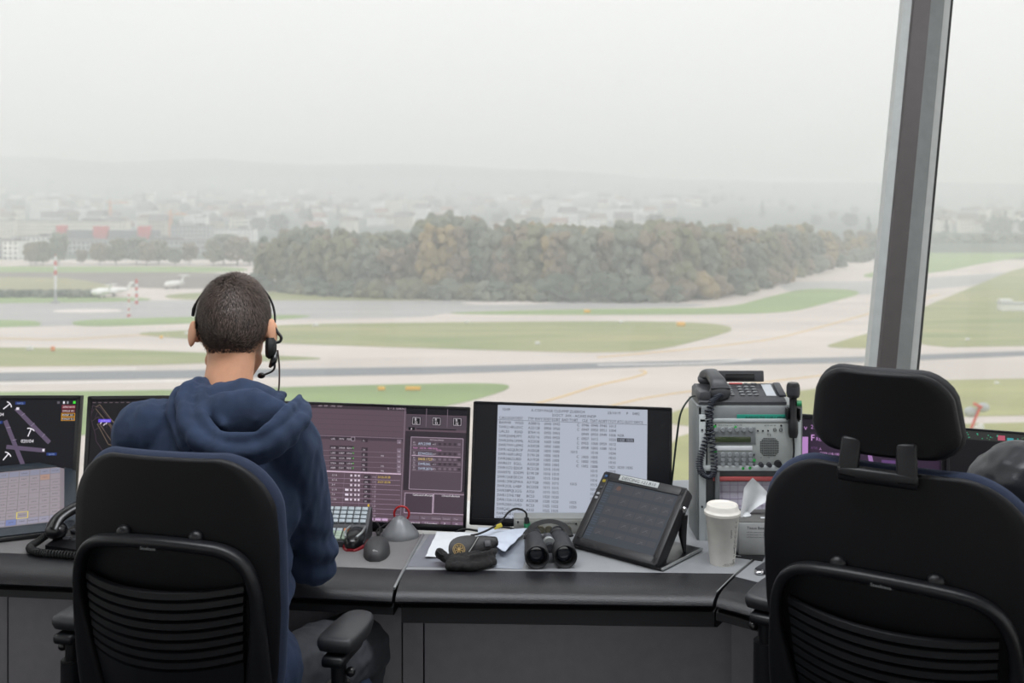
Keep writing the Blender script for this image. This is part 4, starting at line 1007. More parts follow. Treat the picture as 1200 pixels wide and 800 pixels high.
m = MB(); p = smooth_path([V((Xp(820), .10, .02)), V((Xp(812), .06, .018)), V((Xp(800), .03, -.04)), V((Xp(795), .03, -.15)), V((Xp(790.5), .05, -.32)), V((Xp(788), .12, -.48)), V((Xp(787), .42, -.68))], 8); m.tube(p, .0028, 8); m.build('line_cord', pm('cord_black', (28, 40, 34), .4), t, 60)

# ---- hand microphone clipped to the rack side
t = thing('hand_microphone', 'black hand microphone with green ring clipped to the right of the radio rack', 'microphone', (RX + rx(929), RY - .012, ZD + rz(511)))
h = 63 * S0
m = MB(); m.lathe([(.010, -.002), (.0125, .01), (.0125, .040), (.0095, .044), (.0095, h - .040), (.0155, h - .036), (.0165, h - .006), (.013, h)]); m.build('mic_body', black, t, 40)
m = MB(); m.lathe([(.0172, h - .030), (.0172, h - .010)]); m.build('grille', dark, t, 40)
m = MB(); m.cyl((.008, -.004, h * .62), (.020, -.006, h * .62), .008, seg=16); m.build('green_button', pm('green_plastic', (40, 130, 82), .4), t, 40)
m = MB(); m.box((0, .012, .058), (.034, .014, .03), .003); m.box((-.016, .004, .058), (.005, .02, .03), .002); m.box((.016, .004, .058), (.005, .02, .03), .002); m.build('clamp', blacks, t, 40)
m = MB(); m.tube(smooth_path([V((0, 0, 0)), V((.002, .0, -.04)), V((-.002, .01, -.09)), V((.004, .04, -.16))], 5), .0025, 7); m.build('mic_cable', rubber, t, 60)

# ---- keypad (sloping block of keys)
c = on_desk(410, 628); t = thing('communication_keypad', 'sloping block of pale keys beside the elbow of the seated person', 'keypad', V((-.418, 2.60, ZD)), R(-4)); t.scale = (.78, .62, .72)
key = pm('pale_key', (158, 168, 174), .4); keyg = pm('key_pale_green', (150, 168, 150), .4); ko = pm('key_orange', (196, 118, 60), .4); kb = pm('key_blue', (36, 90, 140), .4)
m = MB(); prof = [(0, 0), (0, .018), (.07, .045), (.085, .055), (.150, .105), (.165, .10), (.165, 0)]
m.ring([[V((x, y, z)) for y, z in prof] for x in (-.12, .055)]); m.build('keypad_body', dark, t, 35)
for blk_, (ya, za, yb, zb_) in enumerate(((.006, .022, .062, .044), (.086, .058, .145, .102))):
    a = math.atan2(zb_ - za, yb - ya)
    for i in range(7):
        for j in range(4):
            f = (j + .5) / 4; mt = key if blk_ else keyg
            if blk_ == 0 and j == 3: mt = [key, key, key, key, ko, kb, keyg][i]
            m = MB(); m.box((-.106 + i * .0235, ya + (yb - ya) * f, za + (zb_ - za) * f + .003), (.0195, .0150, .010), .002, rot=Matrix.Rotation(a, 3, 'X')); m.build('key', mt, t, 35)

# ---- mice and trackball
def mouse_body(L_, W_, H_, n=14, sk=1.0):
    loops = []
    for i in range(n + 1):
        f = i / n; y = L_ * (f - .5); w = W_ / 2 * (math.sin(math.pi * min(1, max(0, f * .94 + .03))) ** .45); h = H_ * (math.sin(math.pi * (f ** sk * .88 + .06)) ** .6)
        loops.append([V((w * math.copysign(abs(math.cos(a)) ** .75, math.cos(a)), y, max(0, h * abs(math.sin(a)) ** .8 * (1 if math.sin(a) > 0 else 0)))) for a in [2 * math.pi * k / 22 for k in range(22)]])
    return loops
c = on_desk(439, 655); t = thing('computer_mouse', 'matt black computer mouse with a small ring logo, nearest the desk joint', 'mouse', c + V((0, .04, 0)), R(3))
m = MB(); m.ring(mouse_body(.118, .066, .040)); m.build('mouse_shell', pm('soft_black', (52, 52, 54), .55, bump=.1, bscale=900), t, 50)
m = MB(); m.box((0, .042, .034), (.006, .02, .012), .002); m.build('scroll_wheel', rubber, t, 40)
m = MB(); Q = lambda a, r_: V((.000 + 1.25 * r_ * math.cos(a), -.0465, .019 + r_ * math.sin(a) * .9))
m.tube([V((q.x, q.y - .004 - (.019 - q.z) * .4, q.z)) for q in [Q(2 * math.pi * k / 16, .0055) for k in range(17)]], .0008, 5); m.ell((0, -.0515, .019), (.0022, .001, .002), sub=1); m.tube([V((-.009, -.0505, .019)), V((-.0055, -.051, .019))], .001, 5); m.tube([V((-.006, -.0485, .0245)), V((-.002, -.049, .026))], .001, 5); m.build('logo', pm('logo_grey', (205, 205, 205), .4), t, 40)
m = MB(); m.tube(smooth_path([V((0, .058, .012)), V((.0, .10, .01)), V((-.012, .16, .006)), V((.02, .24, .006)), V((.05, .32, -.002))], 6), .0022, 7); m.build('mouse_cable', rubber, t, 60)
c = on_desk(414, 644); t = thing('computer_mouse', 'glossy black computer mouse with a red lower rim, left of the matt one', 'mouse', c + V((0, .04, 0)), R(-6))
m = MB(); m.ring([[v + V((0, 0, .008)) for v in l] for l in mouse_body(.105, .054, .034)]); m.build('mouse_shell', blacks, t, 50)
m = MB(); m.ring([[V((v.x * 1.12, v.y * 1.03, v.z)) for v in l] for l in mouse_body(.105, .056, .014)]); m.build('red_rim', pm('red_plastic', (120, 24, 32), .3), t, 50)
for s_ in (-1, 1):
    m = MB(); m.tube(smooth_path([V((s_ * .014, -.046, .034)), V((s_ * .022, -.02, .039)), V((s_ * .020, .02, .040))], 5), [.003] * 11, 7); m.build('silver_stripe', alu, t, 50)
c = on_desk(466, 634); t = thing('trackball', 'grey cone-topped pointing device with a red ring behind it, at the purple screen', 'pointing device', c + V((0, .045, 0)))
m = MB(); L = []
for f, r_ in ((0, 1), (.10, 1.0), (.22, .93), (.42, .76), (.62, .58), (.78, .44), (.90, .30), (.97, .16), (1, .04)):
    L.append([V((.050 * r_ * math.cos(a) * (1 + .05 * math.cos(3 * a)), -.005 + .045 * r_ * math.sin(a),   .054 * f)) for a in [2 * math.pi * k / 28 for k in range(28)]])
m.ring(L); m.build('cone_shell', pm('cone_grey', (112, 114, 117), .38, metal=.2), t, 60)
m = MB(); m.tube([V((.020 * math.cos(a), .050, .042 + .020 * math.sin(a))) for a in [math.pi * (k / 16 * 1.5 - .25) for k in range(17)]], .003, 8); m.build('red_ring', pm('red_plastic2', (160, 34, 36), .3), t, 60)
m = MB(); m.tube(smooth_path([V((-.03, .03, .01)), V((-.055, .0, .006)), V((-.05, -.03, .004)), V((-.06, .06, .004)), V((-.075, .10, .004))], 5), .0022, 7); m.build('device_cable', rubber, t, 60)

# ---- papers, pouches, binoculars
def sheet(name, label, cat, pts, z, mat, rz=0, crumple=.004, grp=None):
    c = sum((on_plane(*p, ZD) for p in pts), V((0, 0, 0))) / len(pts); t_ = [on_plane(*p, ZD) - c for p in pts]
    q = []; n = 12
    a, b, c2, d2 = t_[:4]
    g = [[a.lerp(b, i / n).lerp(d2.lerp(c2, i / n), j / n) for i in range(n + 1)] for j in range(n + 1)]
    top = [[p + V((0, 0, z + crumple * (1 + noise.noise(p * 22 + V((z * 900, 0, 0)))))) for p in r_] for r_ in g]
    m = MB(); m.ring(top, 0, False, False); m.ring([[p - V((0, 0, .0012)) for p in r_] for r_ in top][::-1], 0, False, False)
    o = m.build(name, mat, None, 60, loc=c); tag(o, label, cat, grp); return o
sheet('paper_sheet', 'loose white paper sheet under the leather case, reaching left', 'paper', [(498, 655), (572, 652), (590, 627), (512, 626)], .000, paper, crumple=.006)
sheet('paper_sheet', 'bluish white paper sheet sticking out right of the leather case', 'paper', [(560, 640), (592, 655), (618, 628), (560, 626)], .012, pm('blue_white_paper', (190, 198, 212), .6), crumple=.008)
plast = pm('clear_sleeve', (150, 156, 166), .15)
sheet('plastic_sleeve', 'flat plastic sleeve lying left of the binoculars', 'sleeve', [(578, 666), (612, 667), (624, 632), (585, 634)], .0003, plast, crumple=.0008)
sheet('plastic_mat', 'flat grey plastic mat under the paper left of the leather case', 'mat', [(476, 664), (560, 665), (570, 628), (503, 627)], .0001, pm('mat_grey', (122, 124, 132), .3), crumple=.0006)
c = on_desk(549, 669); t = thing('cloth_pouch', 'black crumpled cloth pouch lying under the leather case', 'pouch', c + V((0, .045, 0)), R(6))
m = MB(); m.ell((0, 0, .016), (.066, .042, .014), Matrix.Rotation(R(0), 3, 'Z')); m.box((.005, .0, .015), (.125, .075, .020), .008, taper=(.9, .8)); m.tube(smooth_path([V((-.055, -.012, .02)), V((-.07, .0, .03)), V((-.073, .01, .02))], 4), [.012] * 9, 10); m.tube(smooth_path([V((-.06, -.03, .012)), V((0, -.043, .010)), (.05, -.03, .012)], 5), .010, 10)
m.tube(smooth_path([V((.0, -.03, .026)), V((.05, -.01, .03)), (.062, .02, .024)], 5), .008, 10)
organic(m, 'pouch_body', pm('black_cloth', (22, 21, 22), .85, bump=.5, bscale=900, sheen=.2), t, .003, 3, lambda co, n: .0028 * noise.noise(co * 60) + .0015 * noise.noise(co * 140))
m = MB(); m.tube(smooth_path([V((-.072, .0, .034)), V((-.078, -.01, .04)), V((-.068, -.02, .032)), V((-.06, -.01, .03))], 5), .002, 6); m.build('drawstring', rubber, t, 60)
cz = .030
t = thing('leather_case', 'black leather case with a gold round emblem on its raised flap', 'case', c + V((.006, .058, cz)), R(8))
lea = pm('black_leather', (17, 17, 20), .42, spec=.35, bump=.2, bscale=300)
Mf = Matrix.Translation((0, 0, 0)) @ Matrix.Rotation(R(-6), 4, 'Y') @ Matrix.Rotation(R(52), 4, 'X')     # face plane leaning back
m = MB(); m.prism([(-.045, -.012), (-.050, .010), (-.040, .028), (-.015, .036), (.030, .034), (.066, .026), (.068, .008), (.050, -.004), (.0, -.012)], -.020, -.002, M=Mf, bev=.005); m.build('case_body', lea, t, 45)
m = MB(); fl = smooth2([(-.058, -.006), (-.056, .020), (-.040, .035), (-.008, .038), (.020, .032), (.004, .012), (-.016, -.012), (-.030, -.030), (-.046, -.026)])
m.prism(fl, .000, .003, M=Mf @ Matrix.Rotation(R(6), 4, 'Y'), bev=.001); m.build('flap', lea, t, 45)
m = MB(); m.tube(smooth_path([V((.020, .030, .003)), V((.004, .010, .0036)), V((-.016, -.013, .0036)), V((-.030, -.029, .003)), V((-.045, -.026, .003))], 5), .0013, 6, M=Mf @ Matrix.Rotation(R(6), 4, 'Y')); m.build('lining_edge', pm('lining_grey', (150, 150, 148), .6), t, 50)
Me = Mf @ Matrix.Rotation(R(6), 4, 'Y') @ Matrix.Translation((-.032, .004, .0036)); m = MB()
for r_ in (.0145, .0112): m.tube([V((r_ * math.cos(a), r_ * math.sin(a), 0)) for a in [2 * math.pi * k / 28 for k in range(29)]], .0009, 6, M=Me)
for k in range(8):
    a = k * math.pi / 4; m.tube([V((.003 * math.cos(a), .003 * math.sin(a), 0)), V((.0095 * math.cos(a + .3), .0095 * math.sin(a + .3), 0))], .0013, 5, M=Me)
m.ell((0, 0, 0), (.003, .003, .001), sub=2, M=Me); m.build('emblem', pm('gold_print', (176, 150, 100), .4, metal=.5), t, 50)
m = MB(); m.box((.040, .010, .000), (.016, .016, .004), .0015, M=Mf); m.build('clasp', dark, t, 40)

c = on_desk(646, 667); t = thing('binoculars', 'black binoculars standing on the desk with both front lenses towards the chairs', 'binoculars', (c.x, c.y, ZD), R(4))
arm = pm('rubber_armour', (36, 36, 38), .5, bump=.2, bscale=600)
for s_ in (-1, 1):
    x = s_ * .034; Mx = Matrix.Translation((x, 0, .029)) @ Matrix.Rotation(R(s_ * 1.0), 4, 'Z') @ Matrix.Rotation(R(4), 4, 'X')
    m = MB(); m.lathe([(.0005, .030), (.0190, .028), (.0215, .016), (.0245, .004), (.0262, -.0005), (.0283, -.0005), (.0292, .004), (.029, .025), (.027, .05), (.0255, .075), (.0245, .10), (.020, .108), (.0185, .125), (.0205, .127), (.0205, .142), (.016, .1425), (.010, .13)], ax='y', M=Mx, seg=32)
    m.build('barrel', arm, t, 40)
    m = MB(); m.tube([Mx @ V((.0218 * math.cos(a), .014, .0218 * math.sin(a))) for a in [2 * math.pi * k / 32 for k in range(33)]], .0016, 6); m.build('lens_ring', blacks, t, 50)
    m = MB(); m.ell((0, .024, 0), (.0212, .006, .0212), M=Mx); m.build('objective_lens', pm('coated_glass', (30, 34, 44), .05, spec=1, coat=1), t, 60)
m = MB(); m.cyl((0, .035, .040), (0, .105, .044), .009); m.lathe([(.0125, .062), (.0135, .065), (.0135, .085), (.0125, .088)], (0, 0, .047), ax='y'); m.box((0, .055, .034), (.03, .04, .018), .006); m.box((0, .10, .036), (.03, .02, .012), .004); m.build('bridge', dark, t, 40)
m = MB(); m.lathe([(.0145, .048), (.0152, .05), (.0152, .060), (.0145, .062)], (0, 0, .045), ax='y', seg=24); m.build('focus_ring', alu, t, 40)
m = MB(); m.tube(smooth_path([V((-.05, .09, .045)), V((-.03, .135, .062)), V((.01, .15, .068)), V((.045, .135, .062)), V((.058, .10, .045))], 6), .010, 8, flat=.3); m.build('neck_strap', rubber, t, 60)

# ---- jack box with the green plug
bx = on_plane(603, 637, .66)
JX, JY = (602 - 600) * 2.72 / 1200, 2.718
t = thing('jack_box', 'light grey connector panel below the departure screen, green plug in it', 'connector box', (JX, JY, .615)); sj = JY / 1200
jx = lambda px: (px - 602) * sj; jz = lambda py: HC - (py - HY) * sj - .615
w_ = 122 * sj; m = MB(); m.box((w_ / 2, .025, jz(607) / 2), (w_, .05, jz(607)), .002); m.build('box_body', pm('jack_grey', (138, 139, 136), .5), t, 35)
m = MB(); m.box((w_ / 2, -.001, (jz(609) + jz(628)) / 2), (w_ - .006, .003, jz(609) - jz(628)), .001); m.build('front_plate', pm('plate_grey', (152, 153, 148), .45, metal=.2), t, 35)
for x, y in ((633.5, 620), (643, 620), (665, 620)):
    m = MB(); m.tube([V((jx(x) + .0085 * math.cos(a), -.003, jz(y) + .0085 * math.sin(a))) for a in [2 * math.pi * k / 20 for k in range(21)]], .0022, 6); m.cyl((jx(x), 0, jz(y)), (jx(x), -.004, jz(y)), .006, seg=14); m.build('socket', pm('brass_dark', (112, 108, 92), .35, metal=.7), t, 50)
m = MB()
for x, y in ((607, 611), (607, 627), (630, 616), (652, 611), (675, 613), (628, 626)): m.cyl((jx(x), 0, jz(y)), (jx(x), -.004, jz(y)), .0026, seg=8)
m.build('screw', black, t, 40)
m = MB()
for s_, x in (('RX/TX', 630), ('TELEPHON', 661)): m.text(s_, jx(x), jz(613.5), .0042, Matrix.Translation((0, -.0032, 0)) @ XZ)
m.build('plate_text', pm('print_black', (24, 24, 28)), t, None)
t = thing('headset_cable', 'thin black cable with green plug and yellow tag, arching before the departure screen', 'cable', (JX + jx(618), JY - .01, .615))
o_ = V((JX + jx(618), JY - .01, .615)); ca = lambda px, py, d_: at(px, py, d_) - o_
m = MB(); m.tube(smooth_path([ca(617, 607, 2.70), ca(616.5, 601, 2.70), ca(611, 597, 2.695), ca(603, 596, 2.69), ca(595, 601, 2.68), ca(588, 610, 2.66), ca(577, 618, 2.64), ca(562, 625, 2.63), ca(552, 627, 2.64)], 6), .0026, 8); m.build('cord', rubber, t, 60)
m = MB(); m.cyl(ca(617, 606, 2.70), ca(617.5, 613, 2.698), .006, .0075, 14); m.build('plug_sleeve', black, t, 40)
m = MB(); m.cyl(ca(617.5, 612.5, 2.698), ca(618, 620, 2.70), .0085, .0085, 16); m.build('green_ring', pm('green_plastic2', (30, 128, 84), .35), t, 40)
m = MB(); m.cyl(ca(618, 620, 2.70), ca(618, 625, 2.702), .0080, .0080, 16); m.build('plug_tip', alu, t, 40)
m = MB(); a = ca(583.5, 616.5, 2.645); m.box(a, (.022, .003, .010), .0006, rot=Matrix.Rotation(R(-22), 3, 'Y')); m.build('yellow_tag', pm('yellow_tag', (208, 190, 70), .5), t, 40)
t = thing('loose_cable', 'black cable lying along the ledge below the purple and departure screens', 'cable', (-.12, 2.74, .62))
m = MB(); m.tube(smooth_path([V((-.06, 0, .026)), V((-.02, -.02, .085)), V((.05, .0, .075)), V((.10, -.01, .09)), V((.2, .0, .06)), V((.26, .03, .01))], 6), .003, 8); m.build('cord', rubber, t, 60)

# ---- paper cup
c = on_desk(849.5, 664.5); t = thing('coffee_cup', 'tall white paper cup with a white lid, next to the tilted touch panel', 'cup', c + V((0, .03, 0)))
cup = pm('cup_white', (222, 220, 213), .55)
hh = .131; m = MB(); m.lathe([(.0, 0.0), (.0295, 0), (.030, .002), (.0405, hh - .012), (.0415, hh - .011), (.0415, hh - .008)], seg=40); m.build('cup_body', cup, t, 40)
m = MB(); m.lathe([(.0415, hh - .012), (.0438, hh - .011), (.044, hh - .005), (.0415, hh - .002), (.0385, hh + .002), (.038, hh + .010), (.0365, hh + .012), (.034, hh + .009), (.0, hh + .008)], seg=40); m.build('lid', pm('lid_white', (226, 222, 214), .35), t, 40)
def wrap(mb, txt, ang, z, h, mi=0, vertical=True, sx=1):   # text wrapped round the cup, reading upwards
    vs, fs, w = glyphs(txt); k = h / .73; out = []
    for v in vs:
        x, y = v.x * k * sx, v.y * k
        if vertical: zz, s_ = z + x, -y
        else: zz, s_ = z + y, x
        r_ = .0302 + (.0405 - .030) * zz / hh + .0004; a = ang + s_ / r_
        out.append((r_ * math.cos(a), r_ * math.sin(a), zz))
    mb.add(out, fs, mi)
m = MB(); wrap(m, 'STARBUCKS', R(-62), .070, .0052); m.build('cup_name', pm('print_black', (24, 24, 28)), t, None)
m = MB()
for i in range(6):
    z = .048 + i * .0125; r_ = .0302 + .0105 * z / hh + .0004; a0 = R(-44)
    m.tube([V((r_ * math.cos(a0 + .10 * math.cos(k * .785)), r_ * math.sin(a0 + .10 * math.cos(k * .785)), z + .005 * math.sin(k * .785))) for k in range(9)], .0005, 4)
m.build('order_box', pm('print_grey', (110, 110, 110)), t, None)
m = MB(); wrap(m, 'S', R(-52), .006, .011, vertical=False); wrap(m, 'n', R(-48), .022, .008, vertical=False); m.tube([V((.0335 * math.cos(R(-46 + 3 * math.sin(k))), .0335 * math.sin(R(-46 + 3 * math.sin(k))), .03 + .0035 * k)) for k in range(9)], .0008, 4); wrap(m, 'CAREFUL, THE BEVERAGE', R(-95), .006, .0022, vertical=False); wrap(m, "YOU'RE ABOUT TO ENJOY IS HOT", R(-100), .003, .0018, vertical=False); m.build('cup_writing', pm('print_black', (24, 24, 28)), t, None)

# ---- tissue box
c = on_desk(888, 652); t = thing('tissue_box', 'pale grey tissue box behind the cup, one tissue sticking up', 'tissue box', (c.x + .012, c.y + .06, ZD), R(-3))
m = MB(); m.box((.02, 0, .041), (.15, .11, .082), .004); m.build('box_body', pm('carton_grey', (160, 162, 162), .6), t, 35)
m = MB(); m.box((.02, 0, .0825), (.146, .106, .002), .0005); m.build('box_top', pm('carton_dark', (96, 96, 94), .6), t, 35)
m = MB(); m.text('Tissue Box', -.035, .066, .007, Matrix.Translation((0, -.0555, 0)) @ XZ)
for i in range(3): m.text('soft facial tissues two layers 100 sheets'[:38 - 6 * i], -.035, .057 - .006 * i, .0032, Matrix.Translation((0, -.0555, 0)) @ XZ)
m.box((.012, -.02, .084), (.012, .008, .001), mi=1); m.build('box_print', [pm('print_dark', (60, 60, 62)), paper], t, None)
m = MB(); L = []
for i in range(13):
    f = i / 12; l = []
    for j in range(11):
        g = j / 10 - .5; w = .020 + .055 * f * (1 if f < .75 else 1 - (f - .75) * 2.4); x = -.032 + .045 * f ** 1.4 + g * w * 1.2 + .006 * math.sin(f * 3); z = .080 + .100 * f - (g + .5) * .05 * f ** 2
        l.append(V((x, .018 * math.sin(g * 5 + f * 2) * (1 - .4 * f), z)))
    L.append(l)
m.ring(L, 0, False, False); m.ring([[v + V((0, .0008, 0)) for v in l] for l in L][::-1], 0, False, False); m.build('tissue', pm('tissue_white', (228, 230, 232), .9, sss=.0), t, 60)
m = MB(); m.lathe([(.016, .083), (.018, .085), (.012, .091), (.004, .092)], (-.032, 0, 0), seg=16); m.build('tissue_collar', pm('film_clear', (205, 208, 210), .2), t, 50)
# small things on the right desk
c = on_desk(890, 673); t = thing('metal_clip', 'small shiny metal clip lying on the right desk', 'clip', c)
m = MB(); m.ell((0, 0, .005), (.012, .008, .005), sub=2); m.box((-.008, .004, .007), (.006, .006, .006), .002); m.box((.008, .004, .007), (.006, .006, .006), .002); m.build('clip_body', chrome, t, 40)
c = on_desk(905, 668); t = thing('dark_folder', 'dark folder with ridged spine beside the chair back on the right desk', 'folder', c + V((.05, .02, 0)), R(-38))
m = MB(); m.box((0, 0, .006), (.11, .17, .010), .003); m.build('folder_cover', dark, t, 35); m = MB()
for i in range(6): m.cyl((-.05 + i * .012, .086, .004), (-.05 + i * .012, .086, .014), .003, seg=8)
m.build('spine_ridge', black, t, 40)
c = on_desk(878, 653); t = thing('flat_black_card', 'flat black card under the tissue box corner', 'card', (c.x - .01, c.y + .015, ZD), R(-24))
m = MB(); m.box((0, 0, .001), (.10, .05, .002), .0006); m.build('card_body', blacks, t, 35); m = MB(); m.text('INFO', -.03, -.018, .007, Matrix.Translation((0, 0, .0022)), 0, 'L', 1.2); m.build('card_text', paper, t, None)

# ---- papers stood on the ledge between screen and rack
t = thing('note_sheet', 'white handwritten note standing on the ledge between screen and radio rack', 'note', (.50, 2.98, .615), R(5))
m = MB(); m.box((0, 0, .075), (.12, .002, .15), rot=Matrix.Rotation(R(-8), 3, 'X')); m.build('note_paper', paper, t, 30)
m = MB(); m.text('Pist 28', -.045, .11, .012, Matrix.Rotation(R(-8), 4, 'X') @ Matrix.Translation((0, -.003, 0)) @ XZ); m.text('ok 10:05', -.045, .085, .012, Matrix.Rotation(R(-8), 4, 'X') @ Matrix.Translation((0, -.003, 0)) @ XZ); m.build('note_text', pm('print_dark', (60, 60, 62)), t, None)

# ---- telephone on the left desk
c = on_desk(80, 648); t = thing('desk_telephone', 'glossy black telephone with coiled cord on the left desk beside the chair', 'telephone', (c.x + .03, c.y + .08, ZD), R(-20))
m = MB(); prof = [(-.10, 0), (-.10, .018), (.0, .04), (.09, .055), (.10, 0)]
m.ring([[V((x, y, z)) for y, z in prof] for x in (-.06, .12)]); m.build('phone_body', blacks, t, 35)
m = MB(); hs = smooth_path([V((-.062, -.075, .052)), V((-.060, -.05, .074)), V((-.04, .0, .092)), V((-.01, .06, .098)), V((.01, .10, .088))], 6); T_, N_, B_ = frames(hs); L = []
for i, p in enumerate(hs):
    f = i / (len(hs) - 1); w = .029 - .010 * math.sin(f * math.pi); sd = V((.92, -.38, 0))
    L.append([p + sd * w * math.cos(a) + T_[i].cross(sd) * .013 * math.sin(a) for a in [2 * math.pi * k / 18 for k in range(18)]])
m.ring(L); m.ell((-.058, -.066, .045), (.028, .026, .022)); m.ell((.008, .09, .075), (.027, .026, .022)); m.build('handset', blacks, t, 50)
m = MB()
for i in range(12): m.box((-.03 + (i % 3) * .03, -.06 + (i // 3) * .028, .026 + (i // 3) * .010), (.018, .014, .008), .003)
m.build('key_block', dark, t, 40)
coil([V((-.07, -.075, .04)), V((-.095, -.085, .02)), V((-.10, -.11, .010)), V((-.06, -.125, .009)), V((0, -.12, .009)), V((.06, -.11, .009)), V((.12, -.09, .009))], .0075, .0026, 44).build('coiled_cord', rubber, t, 60)
# ================================================================== office chairs
navy = pm('navy_upholstery', (30, 42, 66), .85, bump=.6, bscale=1200, sheen=.4)
shellm = pm('chair_shell_black', (9, 10, 14), .5, bump=.25, bscale=1400, spec=.3)
framem = pm('chair_frame_black', (14, 15, 19), .4, bump=.15, bscale=900, spec=.4)
armm = pm('armrest_black', (44, 45, 48), .42, bump=.2, bscale=900)
def back_y(x, z):    # rear surface of the back, local y, leaning back with height, edges wrapping forward
    t_ = (z - .5) / .6
    return -.215 - .085 * t_ + .03 * math.sin(t_ * 3.1) * -1 + .045 * min(1, abs(x) / .245) ** 2.2
def back_outline(z, inset, top=1.11):
    w = interp([(.45, .165), (.55, .19), (.70, .228), (.82, .243), (.95, .245), (1.02, .240), (1.11, .222)], z) - inset
    tp = top - inset; r_ = .105
    if z > tp - r_: w = w - r_ + math.sqrt(max(0, r_ * r_ - (z - tp + r_) ** 2))
    return max(w, .001)
def back_layer(yo, inset, z0=.46, top=1.11, nz=30, nx=17):
    tp = top - inset - .0005; rows = []
    zs = [z0 + inset + (tp - z0 - inset) * (1 - (1 - i / nz) ** 1.8) for i in range(nz + 1)]
    for z in zs:
        w = back_outline(z, inset, top)
        rows.append([V((w * (2 * j / nx - 1), back_y(w * (2 * j / nx - 1), z) + yo, z + .018 * (1 - (2 * j / nx - 1) ** 2) * 0)) for j in range(nx + 1)])
    return rows
def layered(layers, **kw):
    m = MB(); per = []
    G = [back_layer(y, i, **kw) for y, i in layers]
    def rim(g): return [r_[0] for r_ in g] + g[-1][1:-1] + [r_[-1] for r_ in g[::-1]] + g[0][-2:0:-1]
    m.ring(G[0], 0, False, False); m.ring(G[-1], 0, False, False); m.ring([rim(g) for g in G], 0, True, False)
    return m
def make_chair(label, headrest, arm_h=.70, armx=.27, group='office chairs', fz=0, hx=0):
    t = thing('office_chair', label, 'chair', (0, 0, 0), 0, group)
    layered([(-.001, .004), (.003, 0), (.010, .0), (.013, .004)]).build('back_shell', shellm, t, 50)
    layered([(.010, .004), (.018, -.0045), (.026, -.007), (.036, -.004), (.046, .008), (.054, .03)]).build('back_cushion', navy, t, 60)
    # rear frame: inverted U
    pts = [(-.165, .42), (-.18, .52), (-.196, .62), (-.206, .72), (-.211, .80), (-.208, .86), (-.190, .905), (-.155, .930), (-.10, .940), (0, .944), (.10, .940), (.155, .930), (.190, .905), (.208, .86), (.211, .80), (.206, .72), (.196, .62), (.18, .52), (.165, .42)]
    p = smooth_path([V((x, back_y(x, z) - .020, z + fz * sst((z - .6) / .2))) for x, z in pts], 4); T_, N_, B_ = frames(p); L = []
    n = len(p)
    for i, q in enumerate(p):
        out = V((q.x, 0, (q.z - .70))).normalized() if q.z > .80 else V((math.copysign(1, q.x), 0, 0)); s_ = T_[i].cross(V((0, 1, 0))).normalized()
        e = abs(i / (n - 1) * 2 - 1); w = .011 + .022 * sst((e - .48) / .32)
        L.append([q + s_ * w * math.copysign(abs(math.cos(a)) ** .7, math.cos(a)) + V((0, 1, 0)) * .016 * math.copysign(abs(math.sin(a)) ** .8, math.sin(a)) for a in [2 * math.pi * k / 14 for k in range(14)]])
    m = MB(); m.ring(L); m.build('back_frame', framem, t, 60)
    # lumbar slats
    m = MB(); z = .868 + fz
    for i in range(9):
        h = .0150 if i < 8 else .30; z1 = z - h; rows = []
        for (zz, yo) in ((z, 0), (z - .002, -.004), (z1 + .0025, -.006), (z1, -.001), (z1, .006), (z, .006)):
            r_ = []
            for j in range(15):
                u = 2 * j / 14 - 1; w = interp([(.42, .14), (.6, .160), (.72, .176), (.88, .188)], zz)
                r_.append(V((u * w, back_y(u * w, zz) - .014 - .022 * (1 - u * u) + yo, zz - .012 * (1 - u * u) * (.4 + .6 * min(1, (.95 - zz) * 5)))))
            rows.append(r_)
        m.ring([list(c_) for c_ in zip(*rows)], 0, True, True); z = z1 - .0032
    m.build('lumbar_slats', framem, t, 40)
    m = MB(); m.text('Steelcase', 0, .9365 + fz, .0062, Matrix.Translation((0, back_y(0, .94) - .0405, 0)) @ XZ, 0, 'C', 1.15); m.build('maker_name', pm('print_silver', (150, 152, 154), .5), t, None)
    for s_ in (-1, 1):
        m = MB(); m.ell((s_ * .085, back_y(.085, .955) - .006, .952 + fz), (.016, .012, .013)); m.build('frame_mount', framem, t, 60)
    # seat, mechanism, base
    m = MB(); m.box((0, .02, .455), (.49, .47, .075), .03, 4); m.build('seat', navy, t, 60)
    m = MB(); m.box((0, .02, .415), (.46, .43, .02), .01); m.box((0, -.14, .40), (.20, .22, .07), .02); m.box((-.165, -.19, .43), (.07, .10, .12), .02); m.box((.165, -.19, .43), (.07, .10, .12), .02); m.build('seat_pan', shellm, t, 40)
    m = MB(); m.cyl((0, 0, .10), (0, 0, .38), .026); m.cyl((0, 0, .08), (0, 0, .22), .032); m.build('gas_column', blacks, t, 40)
    for k in range(5):
        a = k * 2 * math.pi / 5 + .3; d_ = V((math.cos(a), math.sin(a), 0))
        m = MB(); m.tube([V((0, 0, .105)) + d_ * .03, V((0, 0, .10)) + d_ * .16, V((0, 0, .075)) + d_ * .30], [.03, .022, .016], 10); m.build('base_leg', framem, t, 50)
        c = V((0, 0, .03)) + d_ * .30; sd = V((-d_.y, d_.x, 0)); m = MB(); m.cyl(c - sd * .024, c - sd * .006, .03); m.cyl(c + sd * .006, c + sd * .024, .03); m.cyl(c, V((c.x, c.y, .075)), .006); m.build('caster', rubber, t, 40)
    axs, ahs = (armx, arm_h)
